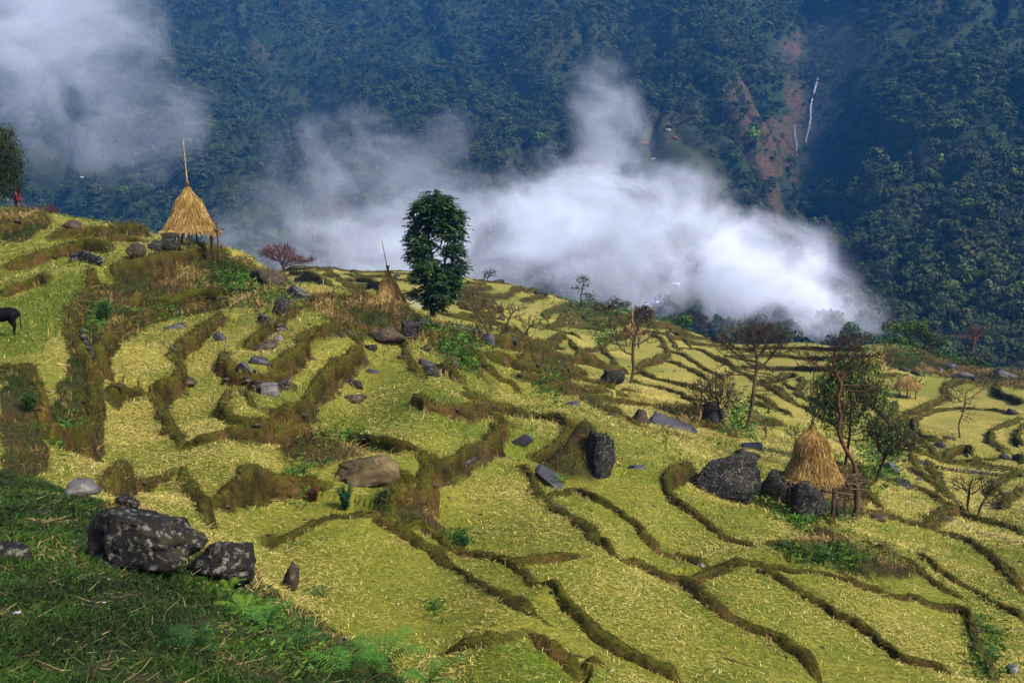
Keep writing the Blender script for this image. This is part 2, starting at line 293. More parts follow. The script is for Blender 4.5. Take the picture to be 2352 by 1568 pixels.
# terrace banks, traced: crop | step height m | lip height m | points
TR = """
D6|.6|.12|700,390 520,520 360,640 230,690 215,790 300,870 230,940 100,1000 0,1010
D6|.35|.2|0,1010 60,1080 110,1200 160,1330 230,1480 260,1560
D6|.5|.1|720,760 650,800 660,870 750,950 850,990 980,1010 1100,1040 1240,1010 1290,990
D6|.5|.12|1160,960 1250,900 1340,820 1420,720 1400,620 1530,580 1680,550 1800,530 1900,600
D6|.6|.1|1850,590 1930,690 1960,790 1850,840 1720,910 1620,990 1500,1080 1450,1170 1500,1240 1400,1310 1250,1310 1100,1280
D6|.35|.1|650,1200 700,1290 850,1340 1000,1380 1150,1400 1350,1390 1520,1370
D6|.25|.1|280,1530 450,1510 650,1490 900,1470 1100,1440 1400,1400
D6|.4|.1|640,1190 720,1080 870,1110 960,1240
D6|.3|.2|1330,60 1450,90 1560,110 1680,150 1800,190 1950,250 2000,290
D6|.6|.1|1330,330 1200,470 1080,580 1000,640 880,720
D6|.4|.1|430,250 560,240 700,290
C1|.5|.15|0,690 100,665 200,640 260,610
C1|.5|.15|270,730 430,710 540,700 640,700 800,690
C1|.7|.15|0,890 150,850 300,800 360,770 480,760 600,800
C1|.4|.15|540,740 700,730 790,760
C1|.3|.15|960,760 1100,770 1240,790
C1|1.1|.1|600,950 700,920 850,890 1000,850 1090,810 1220,790
C1|.8|.1|700,1080 850,1080 1000,1050 1100,1040 1250,1060
C1|1.0|.1|510,960 470,1060 400,1180 400,1290 390,1390 470,1480 500,1568
C1|.6|.1|850,1080 700,1200 560,1330 560,1450
C1|.5|.1|0,1040 80,1010 200,980 260,990
C1|.3|.1|590,1520 700,1500 820,1490
C5|1.0|.1|0,30 60,60 180,60 210,150 230,290 260,350
C5|.9|.1|500,20 490,150 470,280 380,330 250,340
C5|.3|.1|390,350 480,340 560,370
C5|.5|.1|500,390 600,400 650,440 640,560 560,590
C5|.2|.1|670,470 800,455 920,440
C5|.22|.1|1090,550 1250,550 1400,540 1577,545
C5|.4|.15|930,420 1000,520 1060,640 1070,700
C5|.25|.1|1380,800 1480,785 1577,760
C6|.28|.15|0,760 130,730 280,690 400,665 520,670 620,720 730,790 850,870 960,960 1070,1050 1200,1130 1310,1190 1400,1240 1480,1280
C6|.32|.15|560,680 640,700 760,720 870,760 960,810 1050,860 1150,890 1270,930 1370,1000 1450,1080 1540,1150 1600,1210 1700,1290 1827,1370
C6|.5|.12|380,220 560,280 700,310 780,340 850,400 950,395 1050,360 1150,300 1220,230 1270,190
C6|.3|.15|760,10 830,60 930,100 1050,130 1180,130 1260,160 1320,190
C6|.32|.2|1040,0 1130,50 1250,85 1400,110 1550,140 1640,180
C6|.32|.2|1330,370 1390,420 1420,510 1480,590 1560,660 1650,730 1730,800 1827,880
C6|.22|.1|0,485 100,475 220,470 300,490
C6|.25|.1|560,460 700,475 780,480
C6|.5|.1|800,340 850,420 830,520 760,580 700,640 640,650
C6|.12|.08|1150,890 1300,895 1500,900 1690,895
C6|.05|.1|930,1420 1050,1390 1200,1370 1330,1340
C6|.05|.15|1400,1330 1480,1400 1580,1470 1700,1560
C6|.3|.15|1480,560 1640,530 1720,580 1827,640
C6|.6|.1|1640,200 1560,290 1480,330 1420,330
C7|.32|.18|0,360 60,410 170,460 250,510 320,560 360,620 430,680 520,700 600,720 720,745
C7|.36|.2|0,560 100,640 180,700 280,720 380,780 470,840 560,870 640,930 740,1010 860,1080 960,1140 1060,1180 1180,1270 1290,1354
C7|.3|.12|540,840 640,820 740,800 800,790
C7|.36|.2|600,240 520,260 480,320 500,390 570,460 680,530 800,590 900,630 960,640
C7|.3|.1|920,640 1060,650 1150,680 1250,710 1350,740
C7|.32|.2|700,745 900,745 1000,755 1150,780 1300,810 1420,850 1520,890 1640,920 1760,950 1880,990 2000,1020 2080,1080 2100,1200 2150,1290 2200,1354
C7|.32|.15|940,790 1040,850 1150,910 1260,970 1340,1030 1440,1080 1540,1140 1620,1210 1720,1280 1850,1310 2000,1350
C7|.45|.25|0,1060 120,1150 250,1230 400,1290 530,1340 560,1354
C7|.3|.15|0,1270 80,1290 160,1330
C7|.35|.15|1010,370 1100,420 1200,455 1280,490 1330,530
C7|.36|.25|1480,480 1600,510 1700,540 1830,575 1960,590 2060,640 2150,700 2220,780 2280,840 2352,890
C7|.4|.1|1830,570 1850,530 1920,490 2000,480
C7|.36|.15|1330,670 1500,690 1660,730 1760,780 1850,850 1960,910 2070,950
C7|.36|.15|1800,690 1860,750 1960,810 2080,890 2200,960 2352,1050
C7|.36|.15|2130,650 2220,720 2352,820
C7|.3|.15|1500,370 1560,430 1610,460
C7|.4|.2|1540,270 1650,310 1760,340 1880,400 1990,470 2080,510 2200,540 2352,580
D5|.6|.15|820,210 1000,220 1200,255 1400,300 1600,330 1800,350 2050,380 2321,390
D5|.4|.15|870,60 1050,160 1200,215
D5|.4|.15|880,0 1050,40 1180,90 1250,160 1350,220 1500,270 1700,310
D5|.5|.15|1460,190 1440,110 1560,70 1700,60 1740,130
D5|.3|.15|1460,190 1600,220 1800,260 2000,310
D5|.3|.15|1640,160 1800,180 2000,260 2321,290
D5|.3|.15|1740,140 1900,180 2060,190
D5|.35|.15|1960,0 2060,80 2110,150
D5|.35|.15|2150,160 2250,180 2321,240
D5|.35|.15|930,340 1060,390 1150,460 1300,540 1420,620 1520,690
D5|.25|.1|1040,250 1100,340
D5|.25|.1|1260,290 1300,390 1350,480
D5|.4|.15|1930,590 2000,520 2150,460 2321,430
D5|.4|.15|2080,780 2120,700 2230,640 2321,610
D5|.35|.15|1550,840 1750,900 1950,970 2150,1000 2321,1060
D4|.4|.2|700,650 800,635 920,640
D4|.4|.25|1740,700 1620,710 1500,740 1420,780 1390,820 1440,880 1400,920 1250,960 1100,1010 990,1040 940,1110 950,1190 1020,1270 1120,1340 1200,1370 1350,1380 1440,1385
D4|.5|.25|2321,1110 2150,1100 2000,1080 1850,1050 1600,1040 1400,1050 1250,1060 1120,1110 1030,1140 1060,1220 1140,1290 1250,1340 1390,1350
D4|.4|.25|2321,1180 2200,1195 2060,1230 1970,1270 1930,1330 1960,1400 2050,1480 2110,1540
D4|.4|.2|2321,1250 2260,1300 2240,1380 2280,1450
D4|.5|.2|2060,740 2010,790 2020,840 2120,890 2250,940 2321,965
D4|.35|.15|870,1270 1000,1340 1200,1375
D4|.35|.15|760,1290 900,1390 1050,1430 1150,1470 1250,1560
D3|.4|.15|0,180 200,200 400,215
D3|.4|.15|260,110 400,160 550,190 700,210 900,225
D3|.6|.15|210,420 260,380 340,340 420,310 500,300
D3|.35|.15|0,455 130,440 230,425 290,490 350,560 410,610
D3|.45|.2|690,310 790,350 830,420 870,510 780,540 650,575 560,610
D3|.35|.2|870,560 950,590 1050,640 1130,690 1250,760
D3|.4|.2|540,650 640,670 740,720 820,755 930,790 1080,840 1250,890 1400,930
D3|.4|.2|960,440 1100,435 1200,470 1300,510 1450,570
D3|.4|.2|900,270 960,310 1040,350 1090,400
D3|.6|.2|910,265 1000,245 1050,270
D3|.4|.2|870,290 930,370 950,410
D3|.4|.2|1000,290 1100,325 1220,345
D3|.5|.2|1400,430 1600,440 1750,480 1990,490
D3|.4|.2|1500,500 1700,560 1900,640
D3|.4|.2|1230,490 1400,560 1550,640
D3|.5|.2|1780,790 1850,750 1950,730 2050,690 2110,720
D3|.4|.2|1780,790 1850,850 1950,940 2100,1010
D3|.4|.2|1920,790 2000,880 2100,960
D3|.4|.2|2200,730 2120,790 2130,860 2200,920
D3|.4|.2|1680,920 1800,960 1950,1040 2050,1090
D3|.4|.2|1650,980 1800,1040 1880,1070
D3|.4|.2|1640,1130 1800,1140 1950,1150
D3|.4|.2|0,545 150,570 300,620 480,640
D3|.45|.2|0,690 150,750 260,800 380,850 520,870 640,900
D3|.5|.2|450,750 600,800 750,840 900,890 1050,950 1200,990
D3|.36|.25|0,880 80,950 220,1040 360,1110 500,1180 700,1240 900,1280 1100,1320
D3|.3|.15|180,950 300,1020 420,1100
D3|.3|.15|120,860 300,890 500,910 700,960
D3|.4|.2|1150,1180 1300,1220 1450,1280 1520,1323
D3|.5|.2|1200,345 1400,400 1600,430
D2|.4|.2|460,30 600,35 750,55 900,90 1000,130 1150,165
D2|.5|.2|530,120 560,160 700,180 780,180
D2|.6|.2|400,250 550,240 700,215 860,200
D2|.8|.2|380,330 560,320 750,305 950,290 1080,270 1140,230 1240,215
D2|.6|.2|350,370 560,360 800,350 930,350
D2|.5|.2|1250,230 1450,240 1650,280 1700,300
D2|.4|.2|1240,205 1400,205 1600,235 1850,275
D2|.6|.2|1250,330 1400,290 1550,280
D2|.5|.2|760,390 600,400 470,430 430,470 500,530 640,570 800,600 1000,610
D2|.5|.2|900,400 700,410 570,450 540,490 620,530 750,550 830,550
D2|.5|.2|1000,410 900,420 800,470 780,510
D2|.4|.15|180,510 350,560 550,600 700,630 850,640 1050,710
D2|.4|.15|250,560 450,610 700,665
D2|.4|.15|400,560 650,610 900,600
D2|.4|.2|1500,720 1700,690 1900,645 2050,635 2200,650 2352,670
D2|.8|.2|1550,610 1570,550 1650,520 1760,490
D2|.7|.2|1720,630 1740,590 1850,550 2020,540
D2|.6|.2|1880,630 1920,590 2000,570 2080,600
D2|.4|.2|2080,530 2150,515 2220,540 2230,600
D2|.4|.2|1450,775 1600,780 1760,800 1870,840 1950,870 1990,900
D2|.5|.2|1830,870 1720,870 1650,910 1620,970
D2|.35|.15|1880,900 1900,960 1980,1020 2060,1090
D2|.35|.15|1950,1000 2100,970 2220,960
D2|.45|.2|760,910 900,950 1050,990 1180,1010 1350,990 1600,1050 1750,1090 1900,1110 2080,1140 2250,1180
D2|.4|.15|1400,980 1600,985 1720,1000 1780,1050
D2|.3|.15|960,950 1100,970 1280,985
D2|.3|.15|900,870 1100,870 1250,910
D2|.45|.22|350,1040 500,1060 650,1080 720,1150 710,1240 800,1310 900,1380 1000,1440 1120,1480 1230,1540
D2|.45|.2|810,1060 1000,1090 1130,1130 1230,1200 1400,1260 1600,1280 1800,1290 2000,1330 2200,1380 2352,1420
D2|.42|.18|1190,1100 1300,1160 1450,1160 1650,1190 1800,1215 1950,1240 2100,1290
D2|.35|.18|1180,1300 1350,1330 1550,1350 1750,1400 1950,1450 2150,1490 2352,1510
D2|.3|.15|1480,1470 1600,1450 1750,1470 1900,1500 2000,1550
D2|.3|.15|80,980 200,1020 340,1040
D2|.4|.2|130,1190 220,1270 330,1370 420,1450 550,1560
C2|.4|.2|1160,1300 1200,1400 1260,1500 1330,1568
D1|.4|.2|130,80 400,75 600,65 740,70 900,110 1100,140 1450,140 1830,140
D1|.4|.2|140,120 350,120 550,150 750,130
D1|.4|.2|560,80 800,120 940,150 1400,160 1840,180
D1|.5|.2|200,160 400,180 560,210 560,235 420,240
D1|.5|.2|560,150 700,210 810,255 760,280 680,295
D1|.5|.2|830,325 930,290 1100,270 1230,310 1270,330
D1|.4|.2|920,195 1010,230 1100,270
D1|.4|.2|980,150 1150,220 1280,280 1440,290
D1|.4|.2|1050,180 1300,200 1430,245
D1|.9|.2|900,345 1100,335 1250,325 1400,350
D1|.4|.2|1060,190 1250,185 1450,175
D1|.4|.2|1480,190 1600,240 1750,290 1820,320
D1|.4|.2|1500,280 1640,320
D1|.35|.2|300,260 450,270 620,310 760,370 900,430 1050,480 1180,520
D1|.5|.2|1640,210 1840,210
D1|.5|.2|1640,470 1800,470
D1|.5|.2|1580,390 1740,410
D1|.3|.15|1880,910 2040,930
F|.4|.18|1390,745 1480,752 1560,760 1640,777
F|.4|.18|1420,761 1520,769 1620,790 1700,800
F|.4|.18|1650,797 1750,799 1850,801 1980,806
F|.4|.18|1670,816 1760,819 1880,823 2000,819
F|.4|.18|1700,841 1800,843 1900,849 1990,846
F|.4|.18|1590,800 1640,830 1700,860 1740,890
F|.4|.18|1800,880 1850,905 1900,935 1960,965
F|.4|.18|1760,905 1820,930 1880,960 1930,990
F|.4|.18|1900,870 1960,900 2010,940 2040,980
F|.35|.18|2060,925 2046,960 2064,990 2104,1012
F|.35|.18|1500,800 1560,815 1620,850 1660,880
F|.35|.18|1260,745 1330,752 1400,770
"""
def catmull(P, m):
    P = np.asarray(P); Q = np.vstack([2*P[0]-P[1], P, 2*P[-1]-P[-2]]); o = []
    t = np.linspace(0, 1, m, endpoint=False)[:, None]
    for k in range(len(P)-1):
        a, b, c, d = Q[k:k+4]; o.append(.5*((2*b)+(c-a)*t+(2*a-5*b+4*c-d)*t*t+(3*b-a-3*c+d)*t**3))
    return np.vstack(o+[P[-1:]])
BANKS = []
for ln in TR.strip().split('\n'):
    c, h, lip, ps = ln.split('|'); p = np.array([[float(q) for q in s.split(',')] for s in ps.split()])
    u, v = uv(c, p); q = catmull(np.column_stack([u, v]), 5); W = hit(q[:, 0], q[:, 1])[:, :2]
    # split where the sight line skips over a crest
    runs = [[0]]
    for k in range(1, len(W)):
        if np.linalg.norm(W[k]-W[k-1]) < .2*W[k-1, 1]+1.5: runs[-1].append(k)
        else: runs.append([k])
    for rn in runs:
        Wr = W[rn]
        if len(Wr) < 5: continue
        for _ in range(2): Wr[1:-1] = Wr[1:-1]*.5+.25*(Wr[2:]+Wr[:-2])
        wob = .003*Wr[:, 1]+.03; s = np.arange(len(Wr))*.9+len(BANKS)*31.7
        Wr = Wr+np.column_stack([noise2(s, s*0+1, 5), noise2(s, s*0+7, 6)])*wob[:, None]
        BANKS.append((Wr, float(h), float(lip)))
LIP = np.zeros_like(gZ); DZ = np.zeros_like(gZ); MASK = np.zeros_like(gZ); FACE = np.zeros_like(gZ)
nz1 = fbm2(gX/.9, gY/.9, 3, 21); nz2 = fbm2(gX/.3, gY/.3, 2, 33); nz3 = fbm2(gX/1.6, gY/1.6, 2, 34)
BDIR = []
for W, h, lip in BANKS:
    ym = W[:, 1].mean(); Lr = np.clip(.045*ym+1.2, 1.6, 7.0)
    # which side is downhill
    T = np.diff(W, axis=0); T /= np.linalg.norm(T, axis=1)[:, None]+1e-9; N = np.column_stack([-T[:, 1], T[:, 0]]); M = .5*(W[1:]+W[:-1]); st = .03*ym+.3
    g = (zat(*(M+N*st).T)-zat(*(M-N*st).T)).sum(); sg = 1.0 if g > 0 else -1.0
    BDIR.append(sg)
    pad = 2.2*Lr; a = W[:, 0]/W[:, 1]
    i0, i1 = np.searchsorted(GA, [a.min()-pad/W[:, 1].min(), a.max()+pad/W[:, 1].min()]); j0, j1 = np.searchsorted(GL, np.log([max(2, W[:, 1].min()-pad), W[:, 1].max()+pad]))
    sl_ = (slice(i0, i1), slice(j0, j1)); X = gX[sl_].ravel(); Y = gY[sl_].ravel()
    if not len(X): continue
    bl = np.zeros(len(X)); cum = np.concatenate([[0], np.cumsum(np.linalg.norm(np.diff(W, axis=0), axis=1))]); bp = np.zeros(len(X)); bd = np.full(len(X), 1e9); bs = np.zeros(len(X)); be = np.ones(len(X))
    ns = len(W)-1
    for k in range(ns):
        ax, ay = W[k]; dx, dy = W[k+1]-W[k]; l2 = dx*dx+dy*dy+1e-12
        tt = ((X-ax)*dx+(Y-ay)*dy)/l2; t = np.clip(tt, 0, 1); ex = X-ax-t*dx; ey = Y-ay-t*dy; d = np.sqrt(ex*ex+ey*ey)
        perp = (dx*(Y-ay)-dy*(X-ax))/math.sqrt(l2); b = (d < bd-1e-9) | ((np.abs(d-bd) <= 1e-9) & (np.abs(perp) > bp))
        bd[b] = d[b]; bp[b] = np.abs(perp)[b]; bs[b] = np.sign(perp[b])
        f = np.minimum(1, np.abs(perp)/(d+1e-9)) if k in (0, ns-1) else np.ones(len(X))
        be[b] = f[b]; bl[b] = (cum[k]+t*math.sqrt(l2))[b]
    s = bd*bs*sg; wr = max(.07+.10*h, .0062*ym if ym < 70 else .0034*ym); wl = max(.20, .0028*ym); lip = lip*(1.15+ym/200); h = h*(.68 if ym < 62 else 1.0); n1 = nz1[sl_].ravel(); n2 = nz2[sl_].ravel()
    s = s+nz3[sl_].ravel()*min(.14, wr*.6)
    fade = np.exp(-(s/Lr)**2)
    dz = .5*h*np.clip(s/wr, -1, 1)*fade*be**2
    off = wr*.7
    lp = lip*(.95+.5*n1+.12*n2)*np.exp(-((s-off)/wl)**2)*np.where(be > .6, 1, np.exp(-(bd/wl)**2))*np.clip(np.minimum(bl, cum[-1]-bl)/(4*wl)+.15, 0, 1)
    LIP[sl_] = np.maximum(LIP[sl_], lp.reshape(LIP[sl_].shape))
    DZ[sl_] += dz.reshape(DZ[sl_].shape)
    lo_ = -(wr+max(.05, .0008*ym)); hi_ = off+wl*.5; half = (hi_-lo_)/2; ctr = (hi_+lo_)/2
    ab = np.where(be > .55, np.abs(s-ctr), bd)
    m = 1-sstep(half*.75, half*1.25, ab+n2*half*.35)
    MASK[sl_] = np.maximum(MASK[sl_], m.reshape(DZ[sl_].shape))
    FACE[sl_] = np.maximum(FACE[sl_], (m*np.clip(h/.9, .2, 1)).reshape(DZ[sl_].shape))
# scrubby ground: polygons on the land
SCRUB = ["250,640 450,602 560,587 620,640 640,700 600,720 520,700 400,702 330,722 280,690", "160,740 215,660 280,660 330,740 240,830 225,1000 130,1020 100,960 160,880",
 "0,895 80,905 110,960 110,1110 0,1110", "740,750 800,715 880,700 945,730 960,780 830,790 780,762", "560,1340 640,1380 720,1420 900,1568 500,1568 520,1420",
 "1800,1262 1880,1212 1960,1250 2100,1300 2130,1345 2000,1330 1850,1300", "2030,790 2150,800 2300,850 2352,855 2352,900 2280,885 2230,870 2100,860 2040,850",
 "1270,1060 1340,990 1400,1000 1400,1075 1310,1090", "672,1045 690,990 740,970 785,1010 800,1060 700,1075", "900,1172 955,1110 1000,1180 990,1200 900,1192",
 "1270,702 1340,692 1420,722 1500,747 1400,752 1300,737", "1500,932 1620,947 1650,977 1570,987", "985,742 1060,767 1140,782 1100,802 1050,822 1000,772",
 "1800,1080 1900,1060 2010,1090 1980,1180 1900,1190 1820,1150", "230,1172 300,1160 480,1268 600,1335 585,1375 440,1315 260,1195", "0,500 60,490 110,520 60,560 0,560", "560,620 640,640 690,690 640,740 600,700"]
def inpoly(P, X, Y):
    r = np.zeros(len(X), bool); n = len(P); k = n-1
    for i in range(n):
        xi, yi = P[i]; xk, yk = P[k]; c = ((yi > Y) != (yk > Y)) & (X < (xk-xi)*(Y-yi)/(yk-yi+1e-12)+xi); r ^= c; k = i
    return r
SCM = np.zeros_like(gZ)
for s in SCRUB:
    p = np.array([[float(q) for q in t.split(',')] for t in s.split()]); H = hit(p[:, 0], p[:, 1]); P = np.column_stack([H[:, 0]/H[:, 1], np.log(H[:, 1])])
    i0, i1 = np.searchsorted(GA, [P[:, 0].min(), P[:, 0].max()]); j0, j1 = np.searchsorted(GL, [P[:, 1].min(), P[:, 1].max()])
    if i1 <= i0 or j1 <= j0: continue
    w_ = (slice(i0, i1), slice(j0, j1)); SCM[w_] = np.maximum(SCM[w_], inpoly(P, gA[w_].ravel()+nz1[w_].ravel()*.006, gL[w_].ravel()+nz2[w_].ravel()*.02).reshape(SCM[w_].shape))
# mounds and hollows
MOUND = [(735,1050,.75,.95),(948,1185,.7,.75),(890,750,1.0,4.0),(1318,1085,1.3,1.0),(1355,1080,1.0,.7),(1890,1262,.5,1.0),(300,800,.5,1.2),(1255,1390,.25,.45)]
for u, v, hh, rr in MOUND:
    p = hit(u, v)[0]; d2 = (gX-p[0])**2+(gY-p[1])**2; DZ += hh*np.exp(-d2/(rr*rr))*(1+.3*nz3)
    if (u, v) not in ((300, 800), (1300, 1560), (1255, 1390)): SCM = np.maximum(SCM, sstep(.12, .3, np.exp(-d2/(rr*rr))+.15*nz1))
SCM = np.maximum(SCM, 0)
# field 1: the lush foreground bank this side of the first terraces
LUSH = np.zeros_like(gZ)
H = hit([-300, 0, 100, 300, 480, 590, 690, 900, 1000, -300], [1100, 1100, 1115, 1175, 1290, 1345, 1400, 1520, 1700, 1700]); P = np.column_stack([H[:, 0]/H[:, 1], np.log(H[:, 1])]); P[-2:, 1] = .5
LUSH = inpoly(P, gA.ravel(), gL.ravel()).reshape(gZ.shape).astype(float)
GREEN = sstep(-.05, .45, fbm2(gX/7+3, gY/11, 4, 51)+.1*noise2(gX/1.3, gY/1.3, 9))*.5
H = hit([0, 60, 150, 220, 160, 100, 0], [690, 690, 660, 650, 760, 850, 850]); P = np.column_stack([H[:, 0]/H[:, 1], np.log(H[:, 1])])
GREEN = np.maximum(GREEN, .8*inpoly(P, gA.ravel(), gL.ravel()).reshape(gZ.shape))
gZ = gZ+DZ+.25*LIP
gZ += (.012*nz2+.04*nz1)*np.clip(MASK+SCM+.4*LUSH, 0, 1)*np.clip(gY/12, .5, 2.5)
gZ += .25*SCM*np.abs(fbm2(gX/1.1, gY/1.1, 3, 61))*np.clip(gY/30, .4, 2)
E_now = gZ/gY
# ---------------------------------------------------------------- ground mesh and its material
def ground_material():
    T = NT("terrace_ground"); p = T.pos()
    bank = T.attr('bank'); scrub = T.attr('scrub'); lush = T.attr('lush'); green = T.attr('green')
    mp = T.n("Mapping"); T.set(mp.inputs[0], p); mp.inputs['Scale'].default_value = (1, 1, 1)
    fine = T.noise(9.0, p, 6, .7); mid = T.noise(1.1, p, 5, .6); big = T.noise(.12, p, 4, .55); vf = T.noise(30.0, p, 3, .7)
    straw = T.mix(T.ramp(fine, [(.32, 0.0), (.62, 1.0)]), (.022, .031, .0015), (.125, .115, .013))
    grass = T.mix(T.ramp(fine, [(.3, 0.0), (.7, 1.0)]), (.012, .026, .001), (.055, .085, .004))
    f = T.math('ADD', T.math('MULTIPLY', T.ramp(mid, [(.36, 0.0), (.62, 1.0)]), .55), green, clamp=True)
    field = T.mix(f, straw, grass)
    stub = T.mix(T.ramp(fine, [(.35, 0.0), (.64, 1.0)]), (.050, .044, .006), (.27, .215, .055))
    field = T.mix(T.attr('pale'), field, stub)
    field = T.mix(T.math('MULTIPLY', T.ramp(T.noise(.35, p, 5, .7), [(.56, 0.0), (.64, 1.0)]), .45), field, (.040, .030, .006))
    field = T.mix(T.math('MULTIPLY', T.ramp(big, [(.4, 0.0), (.65, 1.0)]), .35), field, (.125, .112, .012))
    earth = T.mix(T.ramp(fine, [(.35, 0.0), (.65, 1.0)]), (.003, .0022, .001), (.026, .016, .005))
    moss = T.mix(T.ramp(vf, [(.35, 0.0), (.65, 1.0)]), (.008, .009, .001), (.050, .050, .005))
    bk = T.mix(T.ramp(mid, [(.42, 0.0), (.60, 1.0)]), earth, moss)
    bk = T.mix(T.math('MULTIPLY', T.ramp(T.noise(2.3, p, 5, .65), [(.55, 0.0), (.66, 1.0)]), .55), bk, (.075, .036, .010))
    gn = T.n("NewGeometry"); sp = T.n("SeparateXYZ"); T.set(sp.inputs[0], gn.outputs['Normal'])
    flat = T.math('ADD', sp.outputs[2], T.math('MULTIPLY', T.math('SUBTRACT', mid, .5), .5))
    turf = T.mix(T.ramp(fine, [(.34, 0.0), (.66, 1.0)]), (.020, .024, .0015), (.085, .088, .006))
    bk = T.mix(T.math('MULTIPLY', T.ramp(flat, [(.70, 0.0), (.93, 1.0)]), .8), bk, turf)
    sc = T.mix(T.ramp(mid, [(.4, 0.0), (.6, 1.0)]), (.030, .020, .006), (.024, .032, .003))
    sc = T.mix(T.ramp(fine, [(.4, 0.0), (.66, 1.0)]), sc, (.007, .0055, .002))
    lu = T.mix(T.ramp(fine, [(.35, 0.0), (.68, 1.0)]), (.005, .007, .0015), (.018, .032, .004)); lu = T.mix(T.ramp(mid, [(.50, 0.0), (.62, .8)]), lu, (.022, .015, .005))
    c = T.mix(lush, field, lu); c = T.mix(scrub, c, sc)
    e = T.math('ADD', bank, T.math('MULTIPLY', T.math('SUBTRACT', fine, .5), .5))
    c = T.mix(T.ramp(e, [(.36, 0.0), (.56, 1.0)]), c, bk)
    hgt = T.math('ADD', T.math('MULTIPLY', fine, .7), T.math('MULTIPLY', vf, .3))
    return T.finish(c, .92, .12, T.bump(hgt, .07, .8))
M_GROUND = ground_material()
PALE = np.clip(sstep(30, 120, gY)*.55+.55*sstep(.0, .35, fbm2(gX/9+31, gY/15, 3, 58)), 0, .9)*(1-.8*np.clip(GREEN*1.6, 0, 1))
gV = np.stack([gX, gY, gZ], -1).reshape(-1, 3)
i = np.arange(NA-1)[:, None]*NL; j = np.arange(NL-1)[None]
gF = np.stack([i+j, i+NL+j, i+NL+j+1, i+j+1], -1).reshape(-1, 4)
me = mesh_np("terraced_ground", gV, gF, M_GROUND, True, {'bank': MASK.ravel(), 'scrub': SCM.ravel(), 'lush': LUSH.ravel(), 'green': GREEN.ravel(), 'pale': PALE.ravel()})
GROUND = tag(link("terraced_ground", me), 'stepped hillside of stubble fields divided by low dark earth banks', None, None, 'structure')

# ---------------------------------------------------------------- the banks themselves: raised earth lips with a steep face
def bank_material():
    T = NT("terrace_bank"); p = T.pos(); top = T.attr('top')
    f = T.noise(11.0, p, 6, .7); m = T.noise(1.5, p, 5, .65); v = T.noise(34.0, p, 3, .7)
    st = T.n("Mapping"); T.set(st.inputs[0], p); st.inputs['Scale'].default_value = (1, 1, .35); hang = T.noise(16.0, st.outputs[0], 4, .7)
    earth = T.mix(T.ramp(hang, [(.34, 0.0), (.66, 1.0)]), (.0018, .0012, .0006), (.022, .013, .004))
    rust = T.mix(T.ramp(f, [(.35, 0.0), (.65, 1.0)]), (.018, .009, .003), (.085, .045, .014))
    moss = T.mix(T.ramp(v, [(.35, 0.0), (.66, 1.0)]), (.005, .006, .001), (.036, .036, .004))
    top_moss = T.mix(T.ramp(f, [(.34, 0.0), (.66, 1.0)]), (.010, .012, .001), (.058, .056, .006))  # olive moss colour of the bank tops, paler than the faces
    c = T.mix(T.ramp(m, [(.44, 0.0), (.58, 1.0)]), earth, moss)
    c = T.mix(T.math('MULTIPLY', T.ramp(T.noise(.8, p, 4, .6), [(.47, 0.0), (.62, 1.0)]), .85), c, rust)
    c = T.mix(T.math('MULTIPLY', top, T.ramp(m, [(.30, .15), (.60, 1.0)])), c, top_moss)
    return T.finish(c, .95, .06, T.bump(T.math('ADD', T.math('MULTIPLY', f, .6), T.math('MULTIPLY', hang, .6)), .08, .9))
M_BANK = bank_material(); RIB = []
